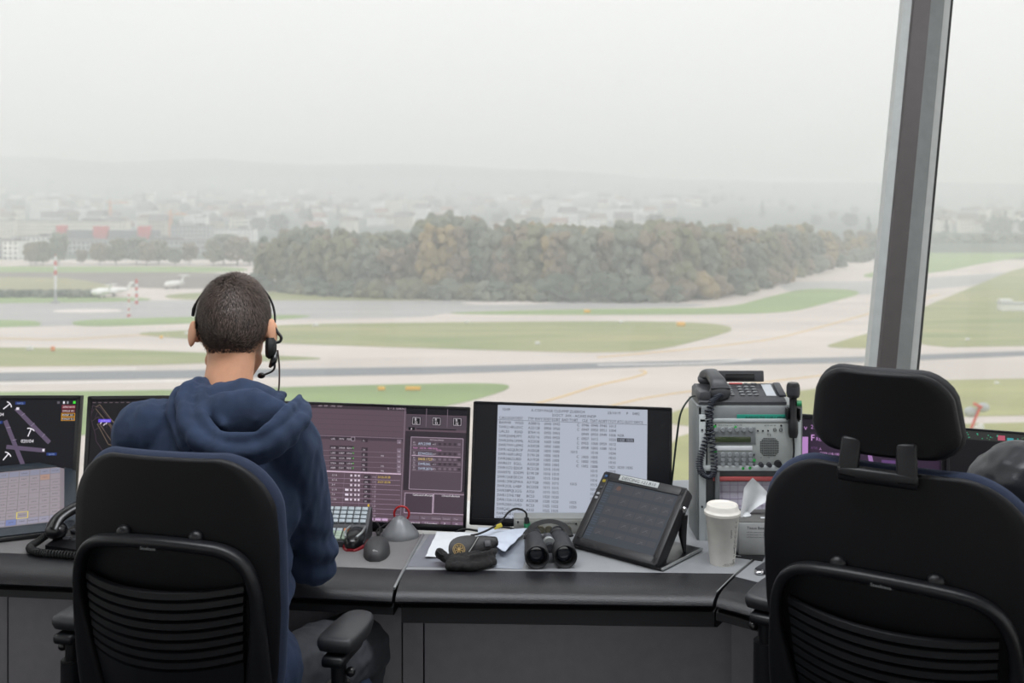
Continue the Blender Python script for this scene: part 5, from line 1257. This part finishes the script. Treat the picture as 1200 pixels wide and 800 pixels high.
    for s_ in (-1, 1):
        armx, arm_h = (axs[s_ > 0], ahs[s_ > 0]) if isinstance(axs, tuple) else (axs, ahs)
        x = s_ * armx
        m = MB(); m.tube(smooth_path([V((s_ * .18, -.20, .50)), V((s_ * .235, -.16, .455)), V((x, -.08, .44)), V((x, -.04, .46)), V((x, -.03, .52))], 4), [.026] * 17, 12); m.cyl((x, -.03, .46), (x, -.03, arm_h - .085), .030, .028); m.cyl((x, -.03, .54), (x, -.03, arm_h - .025), .018); m.box((x, -.01, arm_h - .030), (.055, .12, .022), .008); a_ = m.build('arm', framem, t, 50)
        m = MB(); b = bmesh.new()
        prof = [(-.036, -.100), (.034, -.100), (.043, -.085), (.046, .02), (.038, .085), (.012, .102), (-.02, .100), (-.038, .075), (-.046, .0), (-.046, -.085)]
        L = []
        for zz, k in ((-.020, .80), (-.016, .93), (-.004, 1.0), (.004, 1.0), (.010, .96), (.013, .86)):
            L.append([V((x + s_ * 0 + px_ * k * 1.02, .02 + py_ * k * 1.02, arm_h + zz + .006 * (py_ / .12) ** 2)) for px_, py_ in smooth2([(q[0] * s_, q[1] * .8) for q in prof])])
        m.ring(L); m.build('arm_pad', armm, a_, 60)
        m = MB(); m.ell((x + s_ * .03, -.03, arm_h - .06), (.012, .010, .010)); m.build('arm_button', blacks, a_, 60)
        m = MB(); m.cyl((s_ * .13, -.21, .42), (s_ * .26, -.21, .42), .028); m.cyl((s_ * .26, -.21, .42), (s_ * .275, -.21, .42), .022); m.build('tension_knob', blacks, t, 40)
    if headrest:
        cy, cz, ta = back_y(0, 1.10) - .012, 1.208, R(8)
        def hr(inset, yo, g=0):
            rows = []; H_ = .150 - 2 * inset
            for i in range(15):
                f = i / 14; ff = .5 - .5 * math.cos(f * math.pi); z_ = -H_ / 2 + H_ * ff; w = interp([(0, .126), (.25, .134), (.7, .124), (1, .104)], ff) - inset; r_ = .040
                zz = H_ / 2 - abs(z_)
                if zz < r_: w = w - r_ + math.sqrt(max(0, r_ * r_ - (r_ - zz) ** 2))
                rows.append([V((hx + w * (2 * j / 12 - 1), cy + yo + .040 * abs(w * (2 * j / 12 - 1) / .13) ** 2 + z_ * math.tan(ta) * -.5 - .0 * z_, cz + z_)) for j in range(13)])
            return rows
        def lay(layers):
            m = MB(); G = [hr(i, y) for y, i in layers]; rim = lambda g: [r_[0] for r_ in g] + g[-1][1:-1] + [r_[-1] for r_ in g[::-1]] + g[0][-2:0:-1]
            m.ring(G[0], 0, False, False); m.ring(G[-1], 0, False, False); m.ring([rim(g) for g in G], 0, True, False); return m
        lay([(-.002, .006), (.002, .001), (.008, 0), (.014, .003)]).build('headrest_shell', shellm, t, 50)
        lay([(.010, .006), (.016, -.002), (.030, -.004), (.040, .004), (.046, .02)]).build('headrest_cushion', pm('headrest_fabric', (22, 23, 28), .7, bump=.4, bscale=1200), t, 60)
        m = MB(); yb = back_y(0, 1.10) - .006
        for s_ in (-1, 1): m.box((hx + s_ * .050, yb - .003, 1.128), (.036, .014, .07), .005, rot=Matrix.Rotation(R(s_ * -4), 3, 'Y') @ Matrix.Rotation(R(-14), 3, 'X'))
        m.box((hx, yb - .009, 1.100), (.142, .014, .026), .006); m.build('headrest_bracket', framem, t, 50)
    return t
CH1 = make_chair('black and navy office chair the hooded person sits on', False, (.672, .685), (.440, .275), fz=.018)
CH1.location = (-.576, 2.165, .0); CH1.rotation_euler.z = R(-13); CH1.scale = (.86, 1, 1)
CH2 = make_chair('empty black office chair with a headrest at the right', True, .730, .320, fz=-.018, hx=-.012)
CH2.location = (.815, 2.035, .0); CH2.rotation_euler.z = R(-33); CH2.scale = (.96, 1, 1)
CH3 = make_chair('office chair under the black leather jacket at the right edge', False, .68, .27)
CH3.location = (1.46, 2.22, 0); CH3.rotation_euler.z = R(-55); CH3.scale = (1, 1, .93)

# ---- leather jacket hung over the third chair's back
jk = thing('leather_jacket', 'black leather jacket draped over the chair back at the right edge', 'jacket', CH3.location, R(-55)); jk.scale = (1, 1, .93)
m = MB(); ya = back_y(0, 1.05)
m.box((0, ya + .025, .84), (.50, .13, .50), .05, 4, taper=(.95, .8)); m.ell((-.20, ya + .02, 1.04), (.10, .085, .10)); m.ell((.20, ya + .02, 1.04), (.10, .085, .10)); m.ell((0, ya + .02, 1.10), (.16, .07, .055))
m.cap((-.25, ya + .02, 1.03), (-.30, ya, .62), .075, .055); m.cap((.25, ya + .02, 1.03), (.30, ya, .62), .075, .055)
m.tube(smooth_path([V((-.11, ya + .05, 1.12)), V((0, ya - .02, 1.155)), V((.11, ya + .05, 1.12))], 5), .022, 8)
organic(m, 'jacket_body', pm('jacket_leather', (30, 32, 36), .34, bump=.2, bscale=300), jk, .008, 8, lambda co, n: .009 * noise.noise(V((co.x * 13, co.y * 13, co.z * 7))) + .004 * noise.noise(co * 34))
m = MB()
for s_ in (-1, 1): m.tube(smooth_path([V((s_ * .20, ya - .040, 1.04)), V((s_ * .215, ya - .045, .98)), V((s_ * .22, ya - .045, .85))], 6), .0035, 6)
m.build('shoulder_seam', pm('seam_leather', (52, 54, 58), .4), jk, 60)

# ================================================================== the controller
FC = R(8)          # head faces ahead, turned slightly left
HX = V((-.608, 2.235, 1.305))     # middle of the head
Mh = Matrix.Translation(HX) @ Matrix.Rotation(FC, 4, 'Z') @ Matrix.Rotation(R(-12), 4, 'X')
skin = pm('skin', (212, 158, 126), .55, sss=.2, var=.06, nscale=40, bump=.12, bscale=400)
person = thing('person', 'person in a navy hooded sweatshirt wearing a headset, seated from behind at the console', 'person', (-.60, 2.15, 0))
MP = Matrix.Translation((.60, -2.15, 0))
J = dict(shR=V((-.462, 2.10, 1.075)), shL=V((-.748, 2.10, 1.100)), elR=V((-.438, 2.235, .80)), elL=V((-.80, 2.24, .80)), wrR=V((-.545, 2.50, .745)), wrL=V((-.70, 2.50, .745)),
         hipR=V((-.52, 2.10, .565)), hipL=V((-.68, 2.10, .565)), knR=V((-.362, 2.46, .515)), knL=V((-.80, 2.50, .50)), anR=V((-.40, 2.42, .10)), anL=V((-.78, 2.46, .10)))
b_ = MB()
b_.ell((0, .0, .012), (.0735, .092, .096), M=Mh, sub=4); b_.ell((0, .03, -.03), (.062, .062, .075), M=Mh); b_.ell((0, .055, -.082), (.042, .036, .034), M=Mh)
b_.cap(Mh @ V((.040, .02, -.070)), Mh @ V((.022, .07, -.095)), .022, .018); b_.cap(Mh @ V((-.040, .02, -.070)), Mh @ V((-.022, .07, -.095)), .022, .018)
b_.cap(Mh @ V((0, .088, .012)), Mh @ V((0, .112, -.022)), .008, .012); b_.ell((-.010, .1, -.026), (.009, .009, .007), M=Mh); b_.ell((.010, .1, -.026), (.009, .009, .007), M=Mh)   # nose
b_.cap(Mh @ V((-.035, .078, .026)), Mh @ V((.035, .078, .026)), .011, .011)      # brow
b_.ell((0, .088, -.052), (.024, .010, .005), M=Mh); b_.ell((0, .087, -.060), (.020, .010, .006), M=Mh)   # lips
for s_ in (-1, 1):
    b_.ell((s_ * .036, .060, -.024), (.021, .018, .020), M=Mh)                   # cheeks
    er = Matrix.Rotation(R(s_ * -38), 3, 'Z') @ Matrix.Rotation(R(8), 3, 'X')
    b_.ell((s_ * .0845, -.010, -.014), (.0065, .017, .031), er, M=Mh); b_.ell((s_ * .076, .004, -.012), (.012, .011, .022), M=Mh)
nk = V((-.610, 2.165, 1.125))
b_.tube([Mh @ V((0, -.010, -.03)), Mh @ V((0, -.020, -.075)), nk.lerp(Mh @ V((0, -.02, -.075)), .35), nk, nk - V((0, 0, .06))], [.050, .050, .052, .064, .085], 20)
tc = V((-.607, 2.115, .98))
b_.ell(tc, (.150, .095, .16)); b_.ell((-.605, 2.11, .80), (.135, .095, .16)); b_.ell((-.600, 2.09, .60), (.150, .110, .10))
for s_, a in (('R', 1), ('L', -1)):
    b_.cap(J['sh' + s_], J['el' + s_], .048, .036); b_.cap(J['el' + s_], J['wr' + s_], .036, .026); b_.cap(nk - V((0, 0, .03)), J['sh' + s_], .05, .045)
    b_.cap(J['hip' + s_], J['kn' + s_], .075, .052); b_.cap(J['kn' + s_], J['an' + s_], .050, .032); b_.cap(J['an' + s_], J['an' + s_] + V((0, .13, -.055)), .032, .028)
    # hand resting on the desk, palm down, five fingers
    w = J['wr' + s_]; d_ = V((.02 * -a, .10, -.012)).normalized(); sd = V((d_.y, -d_.x, 0)) * a     # sd points to the little finger side
    pc_ = w + d_ * .055
    rot = Matrix((sd, d_, V((0, 0, 1)))).transposed()
    b_.ell(pc_, (.040, .050, .014), rot); b_.cap(w, pc_, .022, .018)
    for k, (off, ln) in enumerate(((-.029, .068), (-.010, .076), (.010, .070), (.028, .055))):
        k0 = pc_ + sd * off + d_ * .040; k1 = k0 + d_ * ln * .45 + V((0, 0, .004)); k2 = k1 + d_ * ln * .33 - V((0, 0, .010)); k3 = k2 + d_ * ln * .2 - V((0, 0, .012))
        b_.tube(smooth_path([k0 - d_ * .015, k0, k1, k2, k3], 3), [.0105 - .0003 * i for i in range(13)], 10); b_.ell(k3, (.0075,) * 3, sub=2)
    k0 = pc_ - sd * .030 - d_ * .02; k1 = k0 - sd * .022 + d_ * .028; k2 = k1 - sd * .004 + d_ * .030 - V((0, 0, .004))
    b_.tube(smooth_path([k0, k1, k2], 4), [.014, .0135, .013, .0125, .012, .0115, .011, .0105, .0095], 10); b_.ell(k2, (.009,) * 3, sub=2)
b2 = MB(); b2.add(b_.v, b_.f, 0, MP)
organic(b2, 'body', skin, person, .0042, 4)
# eyes
m = MB()
for s_ in (-1, 1): m.ell((s_ * .030, .0765, .006), (.0105, .008, .0075), M=MP @ Mh)
m.build('eyes', pm('eye_white', (220, 216, 210), .2), person, 60)

# hair: close cropped cap with a whorl, built as cap plus short strands
hairm = pm('dark_brown_hair', (58, 47, 43), .6, var=.35, nscale=120, stretch=(1, 1, .3), col2=(88, 74, 66))
def hair_r(dv):      # scalp radius along direction dv (head local)
    q = V((dv.x / .0785, dv.y / .0985, dv.z / .1005)); return 1 / q.length
def hair_in(p):      # below the hairline?
    z = p.z
    if p.y > .045: return z > .045
    if p.y > -.01: return z > .012 + (p.y + .01) * .6
    edge = -.066 + .13 * max(0, abs(p.x) / .08 - .52) ** 1.2
    return z > edge
m = MB(); n1, n2_ = 48, 26; pts = {}
co = V((0, 0, .012)); L = []
for i in range(n2_ + 1):
    th = math.pi * .78 * i / n2_; l = []
    for k in range(n1):
        ph = 2 * math.pi * k / n1; dv = V((math.sin(th) * math.cos(ph), math.sin(th) * math.sin(ph), math.cos(th))); p = dv * hair_r(dv)
        # taper onto the skin towards the hairline
        dd_ = 0
        for st in (.0, .006, .012, .020, .03):
            if hair_in(p + co - V((0, 0, st))): dd_ += .2
        f = .905 + .095 * dd_
        p = p * f * (1 + .008 * noise.noise(p * 60)); l.append(p + co)
    L.append(l)
m.ring(L, M=MP @ Mh); hc = m.build('hair', hairm, person, 80)
m = MB(); rr = random.Random(12); wh = V((.012, -.045, .10)).normalized()
strand_v, strand_f = [], []
cnt = 0
while cnt < 15000:
    z = rr.uniform(-.85, 1); a = rr.uniform(0, 6.283); s_ = math.sqrt(1 - z * z); dv = V((s_ * math.cos(a), s_ * math.sin(a), z)); p = dv * hair_r(dv)
    if not hair_in(p + co + V((0, 0, rr.uniform(-.010, .004)))): continue
    cnt += 1
    nrm = V((p.x / .08 ** 2, p.y / .0985 ** 2, p.z / .1005 ** 2)).normalized()
    tg = (dv - wh * dv.dot(wh)); tg = (tg - nrm * tg.dot(nrm)); tg = tg.normalized() if tg.length > .02 else V((1, 0, 0))
    sw = nrm.cross(tg) * (.8 if dv.dot(wh) > .9 else .15)
    down = V((0, .1, -1)) - nrm * V((0, .1, -1)).dot(nrm)
    dr = (tg + sw + down * .5 + V((rr.gauss(0, .14), rr.gauss(0, .14), rr.gauss(0, .14)))).normalized()
    top = max(0, dv.z); ln = (.008 + .007 * top) * rr.uniform(.7, 1.2); w = .00085
    lift = .22 + .55 * top
    p0 = p * .99 + co; p1 = p0 + (dr * (1 - lift * .5) + nrm * lift).normalized() * ln * .6; p2 = p1 + (dr + nrm * .12).normalized() * ln * .6
    sd = dr.cross(nrm).normalized() * w
    o_ = len(strand_v); strand_v += [p0 - sd, p0 + sd, p1 + sd * .7, p1 - sd * .7, p2]; strand_f += [(o_, o_ + 1, o_ + 2, o_ + 3), (o_ + 3, o_ + 2, o_ + 4)]
m.add(strand_v, strand_f, 0, MP @ Mh)
for i in range(0, len(m.m), 2):
    if rr.random() < .3: m.m[i] = m.m[i + 1] = 1
ho = m.build('hair_strands', [hairm, pm('light_brown_hair', (92, 78, 70), .5, var=.2, nscale=100)], hc, None)

# sweatshirt
hood = pm('navy_sweatshirt', (31, 46, 71), .92, var=.12, nscale=25, bump=.5, bscale=700, sheen=.35)
g = MB()
g.ell((-.607, 2.10, .985), (.180, .122, .19)); g.ell((-.607, 2.085, .80), (.165, .125, .20)); g.ell((-.603, 2.085, .63), (.178, .138, .12)); g.tube([V((-.603, 2.085, .66)), V((-.602, 2.085, .585))], [.165, .168], 24)
g.cap(nk - V((0, .012, .045)), J['shR'] + V((0, 0, -.002)), .080, .070); g.cap(nk - V((0, .012, .040)), J['shL'], .084, .072)
g.cap(J['shR'], J['elR'], .072, .055); g.cap(J['elR'], J['wrR'] + V((.005, -.03, .004)), .055, .036); g.tube([J['wrR'] + V((.008, -.055, .004)), J['wrR'] + V((.0, -.012, .002))], [.038, .036], 16)
g.cap(J['shL'], J['elL'], .072, .055); g.cap(J['elL'], J['wrL'] + V((-.005, -.03, .004)), .055, .036); g.tube([J['wrL'] + V((-.008, -.055, .004)), J['wrL'] + V((0, -.012, .002))], [.038, .036], 16)
# hood lying on the back: sunken inside, rolled rim, outer folds
def bk(px, py, d_): return at(px, py, d_)
def roll(pts, r_, k=6):
    p = smooth_path([bk(*q) for q in pts], k); n = len(p); g.tube(p, [r_ * (.75 + .25 * math.sin(math.pi * i / (n - 1))) for i in range(n)], 12); g.ell(p[0], (r_ * .75,) * 3, sub=2); g.ell(p[-1], (r_ * .75,) * 3, sub=2)
g.ell(bk(285, 492, 2.055), (.105, .042, .062)); g.ell(bk(278, 470, 2.11), (.085, .05, .045))
roll([(244, 446, 2.17), (236, 460, 2.08), (236, 484, 2.015), (248, 505, 1.985), (272, 513, 1.965), (300, 510, 1.965), (325, 494, 1.985), (345, 472, 2.05), (350, 466, 2.14)], .0125)
roll([(232, 447, 2.15), (217, 462, 2.07), (216, 488, 2.01), (229, 513, 1.975), (262, 530, 1.955), (300, 528, 1.955), (336, 508, 1.985), (356, 488, 2.04), (352, 474, 2.12)], .0185)
roll([(228, 452, 2.14), (204, 462, 2.10), (203, 490, 2.045), (218, 525, 1.99), (245, 552, 1.965)], .012)
roll([(345, 512, 2.0), (318, 530, 1.97), (285, 545, 1.96), (255, 552, 1.96)], .014)
roll([(238, 448, 2.20), (246, 456, 2.13), (268, 461, 2.11), (292, 463, 2.11), (316, 466, 2.13), (332, 463, 2.2)], .013)
roll([(250, 462, 2.09), (254, 480, 2.04), (262, 498, 2.01)], .010, 4)
roll([(330, 466, 2.12), (318, 478, 2.06), (300, 492, 2.02)], .010, 4)
g.tube(smooth_path([V((-.685, 2.16, 1.125)), V((-.67, 2.24, 1.09)), V((-.61, 2.26, 1.05)), V((-.55, 2.24, 1.08)), V((-.53, 2.16, 1.115))], 6), [.022] * 25, 10)
g2 = MB(); g2.add(g.v, g.f, 0, MP)
def fold(co, n):
    z = co.z; s_ = .0075 * noise.noise(V((co.x * 24, co.y * 16, z * 6))) + .0030 * noise.noise(V((co.x * 60, co.y * 50, z * 22)))
    if z < .92 and abs(co.x) > .12: s_ += .006 * math.sin(z * 85 + co.x * 30 + 2 * noise.noise(co * 12)) * max(0, 1 - abs(z - .80) / .13)
    return s_
organic(g2, 'hooded_sweatshirt', hood, person, .0050, 3, fold)
# trousers and shoes
g = MB()
g.ell((-.600, 2.09, .575), (.175, .135, .095))
for s_ in 'RL':
    g.cap(J['hip' + s_], J['kn' + s_], .096, .082, 4); g.cap(J['kn' + s_], J['an' + s_] + V((0, 0, .01)), .074, .056, 4)
g2 = MB(); g2.add(g.v, g.f, 0, MP)
organic(g2, 'trousers', pm('dark_grey_trousers', (62, 64, 70), .85, var=.12, nscale=30, bump=.3, bscale=700), person, .0065, 4, lambda co, n: .005 * noise.noise(V((co.x * 22, co.y * 14, co.z * 30))) + .003 * noise.noise(co * 50))
for s_ in 'RL':
    g = MB(); a = J['an' + s_]; g.ell((a.x, a.y + .02, .045), (.044, .06, .042)); g.ell((a.x, a.y + .11, .036), (.046, .10, .034)); g.box((a.x, a.y + .07, .012), (.084, .25, .020), .008)
    g2 = MB(); g2.add(g.v, g.f, 0, MP); organic(g2, 'shoe', rubber, person, .005, 3)

# ---- headset
t = thing('headset', 'thin black headset worn by the person, ear cushion on the right ear', 'headset', HX, FC)
Mi = Matrix.Rotation(R(-12), 4, 'X')
def hb(a, r_=1.0, y=.012): return V((.089 * r_ * math.sin(a), y + .012 * math.cos(a) - .018 * math.sin(abs(a)), .012 + .0955 * r_ * math.cos(a)))
m = MB(); m.tube([hb(R(a)) for a in range(-72, 98, 5)], .0042, 8, M=Mi, flat=.6); m.build('headband', blacks, t, 60)
m = MB(); q = hb(R(-72)); m.tube([hb(R(-66), 1.0), hb(R(-74), .99), hb(R(-82), .975)], [.006, .0085, .007], 8, M=Mi, flat=.5); m.build('temple_pad', rubber, t, 60)
m = MB(); e = hb(R(98)); m.tube(smooth_path([e, e + V((.006, 0, -.012)), e + V((.015, -.002, -.024)), e + V((.012, -.004, -.034)), e + V((-.002, -.004, -.036)), e + V((-.006, 0, -.04))], 5), .0034, 8, M=Mi); m.build('hinge_arm', blacks, t, 60)
m = MB(); c = e + V((-.004, .0, -.046)); m.tube([c + V((-.013, 0, 0)), c + V((-.006, 0, 0)), c + V((.004, 0, 0)), c + V((.009, 0, 0))], [.020, .025, .022, .012], 18, M=Mi); m.build('ear_cushion', rubber, t, 50)
m = MB(); m.tube(smooth_path([c + V((.008, 0, -.012)), c + V((.004, -.008, -.030)), c + V((-.004, -.002, -.042))], 5), [.006, .006, .0065, .007, .0075, .0075, .007, .006, .005, .004, .003], 8, M=Mi); m.tube(smooth_path([c + V((.004, .005, -.02)), c + V((.0, .05, -.045)), c + V((-.03, .10, -.055))], 6), .0025, 7, M=Mi); m.ell(c + V((-.032, .103, -.055)), (.009, .008, .007), M=Mi); m.build('microphone_boom', blacks, t, 60)
m = MB(); m.tube(smooth_path([c + V((.012, -.003, -.006)), c + V((.016, -.002, -.04)), c + V((.016, 0, -.085)), c + V((.010, .0, -.120)), c + V((.0, -.01, -.155))], 6), .0019, 6, M=Mi); m.build('headset_lead', pm('lead_brown_black', (60, 46, 44), .4), t, 60)
SKY0, SKY1 = .87, 1.62
# ================================================================== light and camera
w = bpy.data.worlds.new('overcast_sky'); bpy.context.scene.world = w; w.use_nodes = True; nt = w.node_tree
bg = nt.nodes['Background']; tc_ = nt.nodes.new('ShaderNodeTexCoord'); mp = nt.nodes.new('ShaderNodeMapping'); mp.inputs['Scale'].default_value = (1, 1, 3)
nz = nt.nodes.new('ShaderNodeTexNoise'); nz.inputs['Scale'].default_value = 1.3; nz.inputs['Detail'].default_value = 4
rp = nt.nodes.new('ShaderNodeValToRGB'); rp.color_ramp.elements[0].position = .25; rp.color_ramp.elements[1].position = .75
rp.color_ramp.elements[0].color = (.935, .95, .965, 1); rp.color_ramp.elements[1].color = (.985, .992, 1, 1)
nt.links.new(tc_.outputs['Generated'], mp.inputs[0]); nt.links.new(mp.outputs[0], nz.inputs['Vector']); nt.links.new(nz.outputs['Fac'], rp.inputs[0]); nt.links.new(rp.outputs[0], bg.inputs['Color'])
# overcast sky: about three times as bright overhead as at the horizon
sx = nt.nodes.new('ShaderNodeSeparateXYZ'); mr = nt.nodes.new('ShaderNodeMapRange')
mr.inputs['From Min'].default_value = 0; mr.inputs['From Max'].default_value = .9; mr.inputs['To Min'].default_value = SKY0; mr.inputs['To Max'].default_value = SKY1
nt.links.new(tc_.outputs['Generated'], sx.inputs[0]); nt.links.new(sx.outputs['Z'], mr.inputs['Value']); nt.links.new(mr.outputs['Result'], bg.inputs['Strength'])
def added_fill(x, y, e):  # unseen fill light, added above the frame to brighten the cab interior
    m = MB(); m.box((x, y, ZT - .012), (1.36, .56, .024), .004); struct(m.build('trim_%d' % (10 + (x > 0)), white, None, 35))  # made-up housing so the added fill light has a fixture
    l = bpy.data.lights.new('added_fill', 'AREA'); l.shape = 'RECTANGLE'; l.size = 1.3; l.size_y = .5; l.energy = e; l.color = (.93, .96, 1.0)
    o = bpy.data.objects.new('added_fill_light', l); C.objects.link(o); o.location = (x, y, ZT - .03)

added_fill(-.55, 1.85, 38); added_fill(.9, 1.85, 34)
cam = bpy.data.cameras.new('camera'); co_ = bpy.data.objects.new('camera', cam); C.objects.link(co_)
co_.location = (0, 0, HC); co_.rotation_euler = (R(90), 0, 0)
cam.sensor_width = 36; cam.lens = 36; cam.shift_y = -165 / 1200; cam.clip_end = 9000; cam.clip_start = .05
cam.dof.use_dof = True; cam.dof.focus_distance = 2.35; cam.dof.aperture_fstop = 4.8
sc = bpy.context.scene; sc.camera = co_
vs_ = sc.view_settings; vs_.view_transform = 'Standard'; vs_.look = 'None'; vs_.gamma = 1; vs_.use_curve_mapping = False; vs_.exposure = 0
cy = sc.cycles; cy.max_bounces = 8; cy.diffuse_bounces = 3; cy.glossy_bounces = 3; cy.transmission_bounces = 4; cy.transparent_max_bounces = 12; cy.volume_bounces = 4
cy.use_denoising = True; cy.sample_clamp_indirect = 6
